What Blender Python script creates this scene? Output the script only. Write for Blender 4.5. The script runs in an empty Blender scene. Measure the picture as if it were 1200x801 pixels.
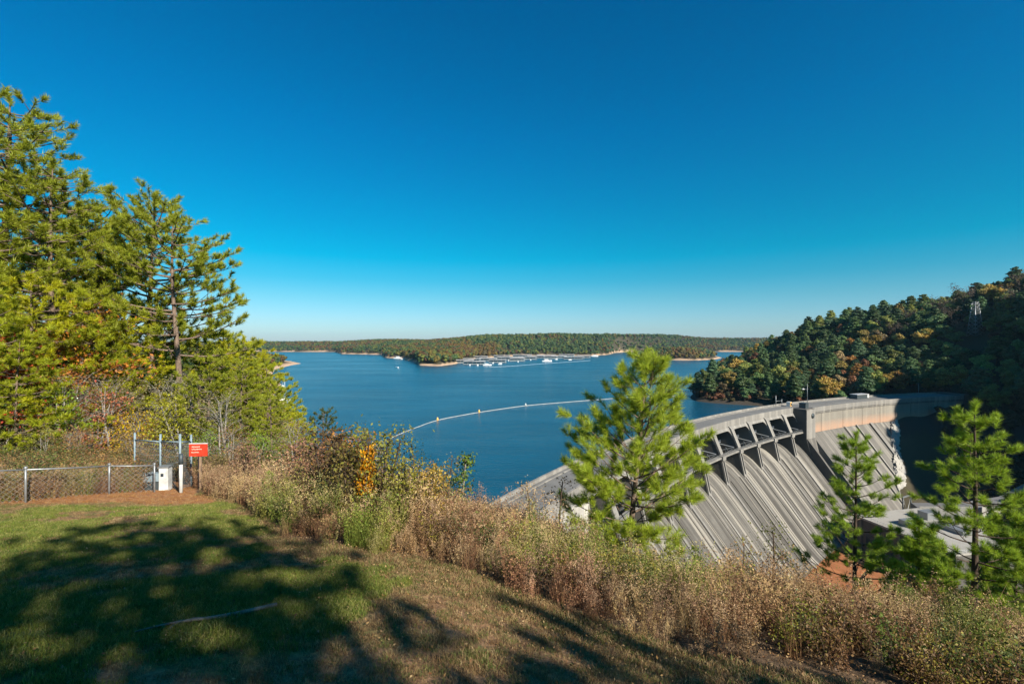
import bpy, math, random
import numpy as np
from math import radians, pi, sin, cos, sqrt, atan2

# ------------------------------------------------------------------ camera, light, exposure
SC = bpy.context.scene
COL = SC.collection
cam_d = bpy.data.cameras.new('camera'); cam = bpy.data.objects.new('camera', cam_d); COL.objects.link(cam)
cam_d.sensor_width = 36.0; cam_d.lens = 16.5; cam_d.clip_start = 0.1; cam_d.clip_end = 30000
cam.location = (0, 0, 0); cam.rotation_euler = (radians(90), 0, 0)
SC.camera = cam
SUN_EL = radians(32); SUN_DX, SUN_DY = 0.64, -0.768         # horizontal direction towards the sun
sd = bpy.data.lights.new('sun', 'SUN'); sd.energy = 5.0; sd.angle = radians(0.55); sd.color = (1.0, 0.93, 0.82)
sun = bpy.data.objects.new('sun', sd); COL.objects.link(sun)
from mathutils import Vector, Matrix, noise as mnoise
sun_vec = Vector((SUN_DX*cos(SUN_EL), SUN_DY*cos(SUN_EL), sin(SUN_EL)))
sun.rotation_euler = sun_vec.to_track_quat('Z', 'Y').to_euler()
sun.location = (60, -45, 60)
W = bpy.data.worlds.new('World'); SC.world = W; W.use_nodes = True
wn = W.node_tree; wn.nodes.clear()
wo = wn.nodes.new('ShaderNodeOutputWorld'); wb = wn.nodes.new('ShaderNodeBackground')
sky = wn.nodes.new('ShaderNodeTexSky'); sky.sky_type = 'NISHITA'; sky.sun_disc = False
sky.sun_elevation = SUN_EL; sky.sun_rotation = atan2(SUN_DX, SUN_DY)
sky.altitude = 300; sky.air_density = 1.0; sky.dust_density = 0.6; sky.ozone_density = 2.5
# the photograph's deep polarised blue: less red and green high up, by elevation only
tc = wn.nodes.new('ShaderNodeTexCoord'); sx = wn.nodes.new('ShaderNodeSeparateXYZ')
rmp = wn.nodes.new('ShaderNodeValToRGB'); mul = wn.nodes.new('ShaderNodeMix'); mul.data_type = 'RGBA'; mul.blend_type = 'MULTIPLY'
mul.inputs[0].default_value = 1.0
wn.links.new(tc.outputs['Generated'], sx.inputs[0]); wn.links.new(sx.outputs['Z'], rmp.inputs[0])
el = rmp.color_ramp.elements
SKY_TINT = [(0.0, (0.54, 0.66, 0.84)), (0.05, (0.39, 0.63, 0.79)), (0.09, (0.24, 0.60, 0.70)), (0.125, (0.10, 0.58, 0.68)), (0.17, (0.003, 0.60, 0.70)), (0.22, (0.001, 0.575, 0.71)), (0.4, (0.0, 0.525, 0.78)), (0.6, (0.0, 0.475, 0.74)), (1.0, (0.0, 0.44, 0.72))]
el[0].position, el[0].color = SKY_TINT[0][0], (*SKY_TINT[0][1], 1)
el[1].position, el[1].color = SKY_TINT[-1][0], (*SKY_TINT[-1][1], 1)
for p_, c_ in SKY_TINT[1:-1]:
    e_ = el.new(p_); e_.color = (*c_, 1)
wn.links.new(sky.outputs[0], mul.inputs[6]); wn.links.new(rmp.outputs[0], mul.inputs[7])
wn.links.new(mul.outputs[2], wb.inputs[0]); wb.inputs[1].default_value = 0.083
wn.links.new(wb.outputs[0], wo.inputs[0])
SC.view_settings.view_transform = 'Standard'; SC.view_settings.look = 'None'
SC.view_settings.exposure = 1.0; SC.view_settings.gamma = 1.0
SC.cycles.max_bounces = 6; SC.cycles.diffuse_bounces = 3; SC.cycles.glossy_bounces = 2; SC.cycles.transmission_bounces = 3
SC.cycles.volume_bounces = 0; SC.cycles.transparent_max_bounces = 6
SC.cycles.caustics_reflective = False; SC.cycles.caustics_refractive = False

rng = np.random.default_rng(7)
random.seed(7)
F = 550.0; H0 = 400.0; WATER = -47.0

# ------------------------------------------------------------------ helpers: objects and meshes
def tag(o, label=None, cat=None, group=None, kind=None):
    if label: o['label'] = label
    if cat: o['category'] = cat
    if group: o['group'] = group
    if kind: o['kind'] = kind
    return o
def empty(name, loc=(0, 0, 0), rz=0.0):
    o = bpy.data.objects.new(name, None); COL.objects.link(o); o.location = loc; o.rotation_euler = (0, 0, rz)
    o.empty_display_size = 0.2
    return o
def link(name, me, parent=None, loc=None):
    o = bpy.data.objects.new(name, me); COL.objects.link(o)
    if parent: o.parent = parent
    if loc is not None: o.location = loc
    return o
def np_mesh(name, V, T, mats, mi=None, attrs=None, smooth=False):
    """V (n,3); T list/array of faces (all tris or all quads, or a list of both arrays)"""
    V = np.asarray(V, np.float32)
    arrs = T if isinstance(T, list) else [T]
    arrs = [np.asarray(a, np.int32) for a in arrs if len(a)]
    loops = np.concatenate([a.ravel() for a in arrs]); tot = np.concatenate([np.full(len(a), a.shape[1], np.int32) for a in arrs])
    start = np.concatenate([[0], np.cumsum(tot)[:-1]]).astype(np.int32)
    me = bpy.data.meshes.new(name)
    me.vertices.add(len(V)); me.vertices.foreach_set('co', V.ravel())
    me.loops.add(len(loops)); me.loops.foreach_set('vertex_index', loops)
    me.polygons.add(len(tot)); me.polygons.foreach_set('loop_start', start)
    for m in (mats if isinstance(mats, (list, tuple)) else [mats]): me.materials.append(m)
    if mi is not None: me.polygons.foreach_set('material_index', np.asarray(mi, np.int32))
    if smooth: me.polygons.foreach_set('use_smooth', np.ones(len(tot), bool))
    if attrs:
        for k, (typ, arr) in attrs.items():
            at = me.attributes.new(k, typ, 'POINT')
            arr = np.asarray(arr, np.float32)
            at.data.foreach_set('color' if typ == 'FLOAT_COLOR' else ('vector' if typ == 'FLOAT_VECTOR' else 'value'), arr.ravel())
    me.update(calc_edges=True); me.validate()
    return me
class MB:
    """collects polygons (any size) and links them as ONE mesh object"""
    def __init__(s): s.v = []; s.f = []; s.a = []; s.m = []; s.sm = []
    def poly(s, pts, faces, at=None, m=0, smooth=False):
        b = len(s.v); s.v += [tuple(p) for p in pts]; s.f += [tuple(i+b for i in f) for f in faces]
        s.a += list(at) if at is not None else [(0, 0, 0)]*len(pts); s.m += [m]*len(faces); s.sm += [smooth]*len(faces)
    def box(s, c, d, rz=0.0, m=0):
        cx, cy, cz = c; dx, dy, dz = d[0]/2, d[1]/2, d[2]/2; C, S = cos(rz), sin(rz); P = []
        for z in (-dz, dz):
            for x, y in ((-dx, -dy), (dx, -dy), (dx, dy), (-dx, dy)): P.append((cx+x*C-y*S, cy+x*S+y*C, cz+z))
        s.poly(P, [(3, 2, 1, 0), (4, 5, 6, 7), (0, 1, 5, 4), (1, 2, 6, 5), (2, 3, 7, 6), (3, 0, 4, 7)], m=m)
    def tube(s, pts, rad, n=6, m=0, smooth=True):
        V, Q = tube(pts, rad, n)
        s.poly(V, [tuple(q) for q in Q] + [tuple(range(n-1, -1, -1)), tuple(range(len(V)-n, len(V)))], m=m, smooth=smooth)
    def mesh(s, name, mats):
        me = bpy.data.meshes.new(name); me.from_pydata(s.v, [], s.f)
        for mm in (mats if isinstance(mats, (list, tuple)) else [mats]): me.materials.append(mm)
        me.polygons.foreach_set('material_index', s.m); me.polygons.foreach_set('use_smooth', s.sm)
        at = me.attributes.new('sa', 'FLOAT_VECTOR', 'POINT'); at.data.foreach_set('vector', np.asarray(s.a, np.float32).ravel())
        return me
    def build(s, name, mats, parent=None, loc=None): return link(name, s.mesh(name, mats), parent, loc)
def tube(pts, rad, n=6):
    P = np.asarray(pts, float); k = len(P)
    R = np.broadcast_to(np.asarray(rad, float), (k,)) if np.ndim(rad) else np.full(k, float(rad))
    T = np.gradient(P, axis=0); T /= np.linalg.norm(T, axis=1)[:, None]+1e-9
    ref = np.array([0, 0, 1.0]) if abs(T[:, 2]).mean() < .8 else np.array([1.0, 0, 0])
    U = np.cross(T, ref); U /= np.linalg.norm(U, axis=1)[:, None]+1e-9; Wv = np.cross(T, U)
    a = np.linspace(0, 2*pi, n, endpoint=False)
    V = P[:, None, :] + R[:, None, None]*(np.cos(a)[None, :, None]*U[:, None, :] + np.sin(a)[None, :, None]*Wv[:, None, :])
    i = np.arange(k-1)[:, None]*n; j = np.arange(n)[None, :]; j2 = (j+1) % n
    Q = np.stack([i+j, i+j2, i+n+j2, i+n+j], -1).reshape(-1, 4)
    return V.reshape(-1, 3), Q
def smooth01(x): x = np.clip(x, 0, 1); return x*x*(3-2*x)
def fbm(x, y, sc, seed=0, octv=4):
    """cheap vectorised value noise, -1..1"""
    x = np.asarray(x, float)/sc+seed*17.3; y = np.asarray(y, float)/sc-seed*9.7; out = 0; amp = 1; tot = 0
    for o in range(octv):
        xi = np.floor(x).astype(np.int64); yi = np.floor(y).astype(np.int64); fx = x-xi; fy = y-yi; fx = fx*fx*(3-2*fx); fy = fy*fy*(3-2*fy)
        def h(a, b):
            n = (a*374761393 + b*668265263 + (seed+o)*974634777) & 0x7fffffff
            n = ((n ^ (n >> 13))*1274126177) & 0x7fffffff
            return ((n ^ (n >> 16)) & 0xffff)/32767.5-1
        v = (h(xi, yi)*(1-fx)+h(xi+1, yi)*fx)*(1-fy)+(h(xi, yi+1)*(1-fx)+h(xi+1, yi+1)*fx)*fy
        out = out+v*amp; tot += amp; amp *= .5; x = x*2.03+5.1; y = y*2.03+3.7
    return out/tot

# ------------------------------------------------------------------ materials
class NT:
    def __init__(s, name):
        s.m = bpy.data.materials.new(name); s.m.use_nodes = True; s.t = s.m.node_tree; s.t.nodes.clear()
        s.out = s.t.nodes.new('ShaderNodeOutputMaterial')
    def n(s, typ, **kw):
        nd = s.t.nodes.new(typ)
        for k, v in kw.items():
            if k.startswith('i_'):
                key = k[2:]; key = int(key) if key.isdigit() else key
                s.set(nd.inputs[key], v)
            else: setattr(nd, k, v)
        return nd
    def set(s, inp, v):
        if isinstance(v, bpy.types.NodeSocket): s.t.links.new(v, inp)
        elif isinstance(v, bpy.types.Node): s.t.links.new(v.outputs[0], inp)
        elif isinstance(v, (tuple, list)) and len(v) == 3 and inp.type == 'RGBA': inp.default_value = (*v, 1)
        else: inp.default_value = v
    def noise(s, vec, scale, detail=4, rough=.55, dim='3D'):
        nd = s.n('ShaderNodeTexNoise', i_Vector=vec, i_Scale=scale, i_Detail=detail, i_Roughness=rough); return nd.outputs[0]
    def ramp(s, fac, pts):
        nd = s.n('ShaderNodeValToRGB', i_0=fac); e = nd.color_ramp.elements
        def c(v): return (v, v, v, 1) if np.ndim(v) == 0 else (*v, 1)
        e[0].position, e[0].color = pts[0][0], c(pts[0][1]); e[1].position, e[1].color = pts[-1][0], c(pts[-1][1])
        for p, v in pts[1:-1]: q = e.new(p); q.color = c(v)
        return nd.outputs[0]
    def mix(s, fac, a, b, mode='MIX'):
        nd = s.n('ShaderNodeMix', data_type='RGBA', blend_type=mode); s.set(nd.inputs[0], fac); s.set(nd.inputs[6], a); s.set(nd.inputs[7], b); return nd.outputs[2]
    def math(s, op, a, b=0.0): return s.n('ShaderNodeMath', operation=op, i_0=a, i_1=b).outputs[0]
    def map(s, vec, scale): return s.n('ShaderNodeMapping', i_Vector=vec, i_Scale=scale).outputs[0]
    def pos(s): return s.n('ShaderNodeNewGeometry').outputs['Position']
    def attr(s, name, typ='GEOMETRY'): return s.n('ShaderNodeAttribute', attribute_name=name, attribute_type=typ)
    def bump(s, h, st=.3, d=.05): return s.n('ShaderNodeBump', i_Height=h, i_Strength=st, i_Distance=d).outputs[0]
    def bsdf(s, col, rough=.8, bump=None, spec=.3, metal=0.0):
        b = s.n('ShaderNodeBsdfPrincipled', i_Roughness=rough, i_Metallic=metal); s.set(b.inputs['Base Color'], col)
        b.inputs['Specular IOR Level'].default_value = spec
        if bump is not None: s.set(b.inputs['Normal'], bump)
        s.t.links.new(b.outputs[0], s.out.inputs[0]); return s.m
def foliage_mat(name, src, var=.45, trans=.35, spec=.25, autumn=None):
    t = NT(name)
    if src == 'obj': base = t.n('ShaderNodeObjectInfo').outputs['Color']
    elif src == 'inst': base = t.attr('tint', 'INSTANCER').outputs['Color']
    else: base = src
    isl = t.n('ShaderNodeNewGeometry').outputs['Random Per Island']
    v = t.ramp(isl, [(0, 1-var), (.5, 1.0), (1, 1+var)])
    # ramp outputs clamp at 1 in byte view but not in data
    col = t.mix(1.0, base, v, 'MULTIPLY')
    hs = t.n('ShaderNodeHueSaturation', i_Hue=t.math('ADD', .485, t.math('MULTIPLY', isl, .03)), i_Saturation=1.05, i_Color=col)
    col = hs.outputs[0]
    d = t.n('ShaderNodeBsdfPrincipled', i_Roughness=.55); t.set(d.inputs['Base Color'], col); d.inputs['Specular IOR Level'].default_value = spec
    tr = t.n('ShaderNodeBsdfTranslucent'); t.set(tr.inputs[0], col)
    mx = t.n('ShaderNodeMixShader', i_0=trans); t.t.links.new(d.outputs[0], mx.inputs[1]); t.t.links.new(tr.outputs[0], mx.inputs[2])
    t.t.links.new(mx.outputs[0], t.out.inputs[0])
    return t.m
M = {}
M['leaf'] = foliage_mat('leaf_object', 'obj'); M['leaf_i'] = foliage_mat('leaf_scattered', 'inst')
M['needle'] = foliage_mat('needle_object', 'obj', var=.4, trans=.5, spec=.4)
M['blade_i'] = foliage_mat('blade_scattered', 'inst', var=.4, trans=.35, spec=.15)
def simple(name, c, rough=.7, metal=0.0, nsc=8, amt=.25, spec=.3):
    t = NT(name); o = t.n('ShaderNodeTexCoord').outputs['Object']
    v = t.ramp(t.noise(o, nsc, 5), [(.3, 1-amt), (.7, 1+amt*.5)])
    M[name] = t.bsdf(t.mix(1.0, c, v, 'MULTIPLY'), rough, metal=metal, spec=spec, bump=t.bump(t.noise(o, nsc*4, 3), .2, .01)); return M[name]
simple('galvanised', (.28, .29, .29), .45, .5); simple('dark_steel', (.06, .075, .08), .5, .3); simple('white_paint', (.50, .50, .47), .6, nsc=3, amt=.35)
simple('sign_red', (.62, .045, .02), .45); simple('sign_ink', (.85, .80, .62), .5); simple('post_brown', (.24, .16, .10), .8)
simple('pale_wood', (.42, .39, .34), .85, nsc=14, amt=.5); simple('orange_paint', (.75, .42, .10), .5); simple('roof_metal', (.42, .42, .42), .5, .2)
simple('dark_glass', (.03, .04, .05), .15); simple('boat_white', (.82, .82, .80), .3); simple('cable', (.55, .55, .52), .6)
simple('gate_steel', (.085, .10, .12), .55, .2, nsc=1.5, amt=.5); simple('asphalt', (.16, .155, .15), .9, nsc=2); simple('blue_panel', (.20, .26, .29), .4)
def bark(name, c1, c2, obj=True):
    t = NT(name); o = t.n('ShaderNodeTexCoord').outputs['Object']; q = t.map(o, (1, 1, .28))
    nz = t.noise(q, 14, 6, .6); M[name] = t.bsdf(t.ramp(nz, [(.3, c1), (.62, c2)]), .9, t.bump(nz, .8, .03))
bark('bark_pine', (.045, .032, .024), (.20, .14, .10)); bark('bark_dark', (.025, .018, .013), (.09, .06, .04)); bark('bark_grey', (.10, .09, .075), (.30, .27, .23))
def concrete(name, base, dark, red=None, streak=.6, zlo=None):
    t = NT(name); sa = t.attr('sa').outputs['Vector']; p = t.pos()
    n1 = t.noise(t.map(sa, (.5, .022, .03)), 1.0, 7, .62); n2 = t.noise(p, .25, 6, .6); n3 = t.noise(p, 3.0, 4, .6); n4 = t.noise(t.map(sa, (.30, .006, .008)), 1.0, 4, .55)
    st = t.ramp(n1, [(.36, 0.0), (.60, 1.0)]); blot = t.ramp(n2, [(.35, 0.0), (.65, 1.0)])
    c = t.mix(t.math('MULTIPLY', st, streak), base, dark)
    c = t.mix(t.math('MULTIPLY', blot, .35), c, dark)
    c = t.mix(t.math('MULTIPLY', t.ramp(n4, [(.52, 0), (.62, 1)]), 1.0*streak), c, (min(1, base[0]*1.75), min(1, base[1]*1.72), min(1, base[2]*1.65)))
    c = t.mix(1.0, c, t.ramp(n3, [(.3, .82), (.7, 1.1)]), 'MULTIPLY')
    if red:
        z = t.n('ShaderNodeSeparateXYZ', i_0=p).outputs[2]
        f = t.n('ShaderNodeMapRange', i_Value=z); f.inputs[1].default_value = red[0]; f.inputs[2].default_value = red[1]; f.inputs[3].default_value = 1; f.inputs[4].default_value = 0
        c = t.mix(t.math('MULTIPLY', t.math('MULTIPLY', f.outputs[0], t.ramp(n2, [(.3, .5), (.7, 1)])), .8), c, (.42, .24, .15))
    M[name] = t.bsdf(c, .9, t.bump(t.noise(p, 1.2, 6, .6), .35, .25), spec=.2); return M[name]
concrete('concrete', (0.157, 0.147, 0.130), (0.087, 0.080, 0.070)); concrete('concrete_chute', (0.145, 0.135, 0.118), (0.056, 0.051, 0.044), streak=.9)
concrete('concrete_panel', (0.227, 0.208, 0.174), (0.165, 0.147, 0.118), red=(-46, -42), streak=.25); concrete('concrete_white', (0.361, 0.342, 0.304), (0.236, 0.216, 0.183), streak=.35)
concrete('concrete_deck', (0.165, 0.159, 0.148), (0.110, 0.106, 0.097), streak=.15); concrete('concrete_trim', (0.220, 0.208, 0.188), (0.134, 0.124, 0.108), streak=.3)
concrete('concrete_pier', (0.125, 0.116, 0.103), (0.066, 0.061, 0.054), streak=.5); concrete('clay_apron', (0.283, 0.114, 0.047), (0.197, 0.069, 0.026), streak=.25)
# ------------------------------------------------------------------ the dam's curve: arc through its upstream parapet
_up = np.array([(-2.5, 104.6), (20, 138.5), (89.4, 213.9), (157.3, 263.7), (231.7, 305.6), (298, 320)])
_A = np.c_[2*_up, np.ones(len(_up))]; _b = (_up**2).sum(1); _s = np.linalg.lstsq(_A, _b, rcond=None)[0]
DCX, DCY = _s[0], _s[1]; DR = sqrt(_s[2]+DCX**2+DCY**2)
_th0 = atan2(104.6-DCY, -2.5-DCX); DECK_W = 11.5
def dam(s, a, z=0.0):
    """s metres along the crest from its near end, a metres downstream of the deck's downstream edge"""
    th = _th0 - np.asarray(s, float)/DR; r = DR-DECK_W-np.asarray(a, float)
    return np.stack(np.broadcast_arrays(DCX+r*np.cos(th), DCY+r*np.sin(th), np.asarray(z, float)), -1)
def s_of_px(px, a=0.0):
    ss = np.linspace(-60, 420, 4801); P = dam(ss, a); ok = P[:, 1] > 5; v = np.abs(P[:, 0]/np.maximum(P[:, 1], 5)*F+600-px)+(~ok)*1e6
    return float(ss[v.argmin()])

# ------------------------------------------------------------------ ground height
_kth = np.radians([-180, -90, -60, -45, -27, -16, -4, 10, 20, 32, 45, 60, 90, 180]); _kv = np.array([0, 0, -.08, -.10, -.04, .085, .155, .24, .31, .34, .26, .24, .2, .1])
_y0 = np.array([40, 40, 28, 26, 22, 14, 9.5, 8.5, 9.5, 12, 14, 14, 17, 17.])
def sp(x, k): return np.where(x/k > 30, x, k*np.log1p(np.exp(np.minimum(x/k, 30))))
def overlook(x, y):
    r = np.hypot(x, y); th = np.arctan2(x, y); k = np.interp(th, _kth, _kv); y0 = np.interp(th, _kth, _y0)
    yp = sp(y, .5)
    z = -1.72-.233*yp-.2*sp(x+.3, 1.0)+.2*np.log1p(np.exp(.3))-.05*(y-yp) - k*sp(r-y0, 2.5)
    z = z+.05*fbm(x, y, 2.3, 3)*smooth01(r/4)+.7*fbm(x, y, 22, 5)*smooth01((r-25)/40)
    return z
RC = np.array([(148,369,-47.2),(128,345,-58),(110,380,-60),(150,430,-55),(165,422,-46),(215,500,-46),(200,530,-56),(290,610,-46),(260,620,-56),(180,345,-47),(240,338,-45.5),(295,332,-37),(150,320,-60),
 (190,375,-41),(240,378,-40),(280,372,-38),(200,420,-40),(327,600,-18),(366,560,8),(393,540,17),(436,500,24),(448,440,34),(440,400,42),(435,300,60),(430,220,66),(425,120,72),(420,0,70),(430,-150,60),
 (300,480,-26),(330,430,-16),(350,385,-6),(335,340,-20),(312,318,-33),(355,290,0),(330,235,-22),(345,205,26),(375,160,78),(400,60,85),(290,245,-56),
 (200,215,-82),(235,205,-76),(180,185,-88),(150,165,-91),(250,150,-82),(300,160,-25),(200,100,-92),(300,50,-72),(350,100,40),(260,-50,-92),(340,-50,-50),(600,500,42),(700,300,50),(700,0,60),(600,800,10),
 (900,900,30),(1500,500,50),(500,750,-25),(1500,-300,50),(60,100,-95),(100,120,-95),(0,200,-95),(60,300,-66),(60,450,-66),(100,600,-66),(200,760,-60),(350,950,-60),(110,20,-95),(120,-80,-95),(0,0,-110),(0,800,-70),(700,1200,-50)], float)
for _f in np.linspace(0, 1, 5):
    _s0, _a0 = 305-42*_f, 5+22*_f; _zs = -47.6-1.26*(_a0-4.2)
    RC = np.vstack([RC]+[[*dam(_s0+ds, _a0, 0)[:2], _zs+dz] for ds, dz in ((-16, -9), (0, -.3), (16, 2.5), (38, 3.5))])
RC = np.vstack([RC, [[*dam(368, 8, 0)[:2], -41]], [[*dam(345, 10, 0)[:2], -47]], [[*dam(340, -40, 0)[:2], -43]], [[*dam(385, -35, 0)[:2], -36]], [[*dam(300, -45, 0)[:2], -45]]])
_D = np.sqrt(((RC[:, None, :2]-RC[None, :, :2])**2).sum(-1)+25**2)
_w = np.linalg.solve(_D+np.eye(len(RC))*1e-6, RC[:, 2])
def right_hill(x, y):
    sh = np.shape(x); x = np.ravel(x); y = np.ravel(y); out = np.full(x.shape, -150.0); m = (x > 20) & (x < 2200) & (y > -500) & (y < 1300)
    if m.any():
        xx, yy = x[m], y[m]; acc = np.zeros(len(xx))
        for k in range(len(RC)): acc += _w[k]*np.sqrt((xx-RC[k, 0])**2+(yy-RC[k, 1])**2+625)
        fade = smooth01((xx-900)/900)+smooth01((yy-900)/300)
        out[m] = acc-fade*130+1.5*fbm(xx, yy, 40, 9)*smooth01((acc+44)/10)
    return out.reshape(sh)
def wpt(px, py): Y = -WATER*F/(py-H0); return ((px-600)/F*Y, Y)
def sdf(x, y, poly):
    """signed distance, positive inside"""
    P = np.asarray(poly, float); Q = np.roll(P, -1, 0); d = np.full(np.shape(x), 1e18); ins = np.zeros(np.shape(x), bool)
    for (ax, ay), (bx, by) in zip(P, Q):
        ex, ey = bx-ax, by-ay; wx, wy = x-ax, y-ay; t = np.clip((wx*ex+wy*ey)/(ex*ex+ey*ey+1e-9), 0, 1)
        d = np.minimum(d, (wx-ex*t)**2+(wy-ey*t)**2)
        c = ((ay > y) != (by > y)) & (x < ax+(y-ay)/(by-ay+1e-12)*(bx-ax)); ins ^= c
    return np.where(ins, 1, -1)*np.sqrt(d)
PENINSULA = [wpt(*p) for p in ((738, 418.3), (760, 419.8), (790, 421.4), (815, 421.6), (838, 420.4), (846, 418.6), (838, 416.3), (800, 415.5), (745, 415.8))]
LEFT_SHORE = [(-60, 150), (-100, 195), (-128, 245)] + [wpt(*p) for p in ((316, 488), (318, 474), (331, 469), (332, 466), (322, 463), (318, 455), (330, 450), (327, 447), (316, 443), (322, 432), (345, 426.5), (353, 425.2), (340, 422.5), (312, 421), (285, 418))] + [(-1500, 1500), (-3000, 1300), (-3000, -500), (-200, 50)]
_ft = np.array([-400, 250, 345, 392, 400, 447, 452, 470, 488, 491, 515, 533, 545, 560, 600, 650, 690, 712, 722, 735, 800, 860, 960, 1400]); _fs = np.array([411, 411, 411.6, 411.6, 414, 415, 418.6, 419.6, 424, 427.6, 428.4, 426, 422.5, 419.5, 417, 416, 416.3, 415, 412.4, 411.8, 411.5, 411.5, 411.5, 411.])
_rt = np.array([-400, 250, 400, 440, 470, 500, 540, 570, 600, 650, 690, 720, 755, 790, 830, 900, 960, 1400]); _rp = np.array([399.5, 399.3, 398.6, 396, 395.5, 397, 393.6, 390.4, 390, 388.3, 390, 389.8, 389.6, 391.4, 394.3, 394.8, 396, 397.])
_rY = np.interp(np.arange(-400, 1401), [-400, 440, 540, 700, 800, 1400], [3300, 2700, 2000, 2100, 2900, 3200])
def far_land(x, y):
    yy = np.maximum(y, 1.0); px = np.clip(x/yy*F+600, -400, 1400); ys = -WATER*F/(np.interp(px, _ft, _fs)-H0); Yr = np.interp(px, np.arange(-400, 1401), _rY)
    top = (H0-np.interp(px, _rt, _rp))/F*Yr-17-WATER
    d = y-ys; rise = 13*smooth01(d/130)*(top > 12); u = np.clip(d/np.maximum(Yr-ys, 50), 0, 1.0)
    z = WATER+rise+(top-rise)*smooth01(u)-22*smooth01((y-Yr)/1500)+np.minimum(d, 0)*.12
    z = z+np.where(d > 0, smooth01(d/200)*6*fbm(x, y, 260, 21), 0)
    z = np.where(d > 0, np.maximum(z, WATER+.6*smooth01(d/8)), z)
    return np.where(y > 600, np.maximum(z, -62), -150)
def gz(x, y):
    x = np.asarray(x, float); y = np.asarray(y, float)
    z = np.maximum(overlook(x, y), right_hill(x, y))
    z = np.maximum(z, far_land(x, y))
    near = y > -600
    for poly, h1, w in ((PENINSULA, 15, 70), (LEFT_SHORE, 24, 210)):
        s = sdf(x, y, poly); z = np.maximum(z, np.where(s > -60, WATER+np.where(s > 0, 1.3*smooth01(s/4)+h1*smooth01(s/w)+2.5*fbm(x, y, 60, 31)*smooth01(s/60), s*.25), -150))
    rr = np.hypot(x-DCX, y-DCY); downstream = (rr < DR-4)
    return np.maximum(z, np.where(downstream & (y < 330), -88.6, -62.0))
def g1(x, y): return float(gz(np.array([x]), np.array([y]))[0])
_RY = np.concatenate([np.geomspace(1.5, 60, 900), np.geomspace(60.2, 8000, 1500)])
def hit(px, py):
    t = (px-600)/F; q = (py-H0)/F; z = gz(t*_RY, _RY); i = int(np.argmax(z > -q*_RY)); Y = _RY[i]; return (t*Y, Y, float(z[i]))
def on_ray(px, Y): x = (px-600)/F*Y; return (x, Y, g1(x, Y))

# lawn edge against the weeds, as world points (x, y), near end last
EDGE = np.array([hit(p, q)[:2] for p, q in ((228, 578), (262, 588), (300, 600), (330, 636), (420, 653), (500, 662), (600, 702), (700, 738), (790, 772), (880, 800), (1000, 818), (1200, 845))])
EDGE_T = EDGE[:, 0]/EDGE[:, 1]; EDGE_Y = EDGE[:, 1]
def weeds_mask(x, y):
    yy = np.maximum(y, .1); t = x/yy; e = np.interp(t, EDGE_T, EDGE_Y); d = y-e
    return np.where((t > EDGE_T[0]) & (y > .5), d, -5.0)

# ground colours, by place (soil, turf, litter, beach)
def ground_colour(x, y, z):
    n = len(x); c = np.zeros((n, 3)); r = np.hypot(x, y)
    litter = np.array([.13, .085, .05]); wood = np.array([.06, .05, .03]); turf = np.array([.12, .135, .038]); tan = np.array([.27, .155, .082]); clay = np.array([.36, .17, .075]); beach = np.array([.50, .34, .22])
    c[:] = wood; c += (fbm(x, y, 30, 2)[:, None]*.015)
    nearf = (1-smooth01((r-45)/30))[:, None]; c = c*(1-nearf)+litter*nearf*1.0
    wm = weeds_mask(x, y); lawn = smooth01((-wm+.15)/.8)*(y > -30)*(1-smooth01((r-31)/5))
    n1 = fbm(x, y, 1.6, 41, 5); n2 = fbm(x, y, .45, 43, 3); n3 = fbm(x, y, 4.5, 45, 3)
    bare = smooth01((n1+.5*n2+.04+.35*smooth01((x+3.0)/3)+.15*n3+.25*fbm(x, y, .22, 47, 2)+.55*smooth01((3.2+wm)/4)*(y<12)-.1+.1)/.7)
    tl = turf[None]*(1-bare[:, None])+tan[None]*bare[:, None]
    # reddish pine-straw and clay along the fence
    fy = 14.6; cl = smooth01((y-fy+2.2+1.1*n3+.6*n1)/1.6)*(x < -8.8)
    tl = tl*(1-cl[:, None])+(clay*.9+tan*.15)[None]*cl[:, None]
    c = c*(1-lawn[:, None])+tl*lawn[:, None]
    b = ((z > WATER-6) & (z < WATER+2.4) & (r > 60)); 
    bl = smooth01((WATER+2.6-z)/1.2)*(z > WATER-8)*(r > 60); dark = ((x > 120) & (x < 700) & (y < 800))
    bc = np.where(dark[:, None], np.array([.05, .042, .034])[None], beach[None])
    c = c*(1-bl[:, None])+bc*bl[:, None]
    return np.clip(c, .01, 1)
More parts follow.
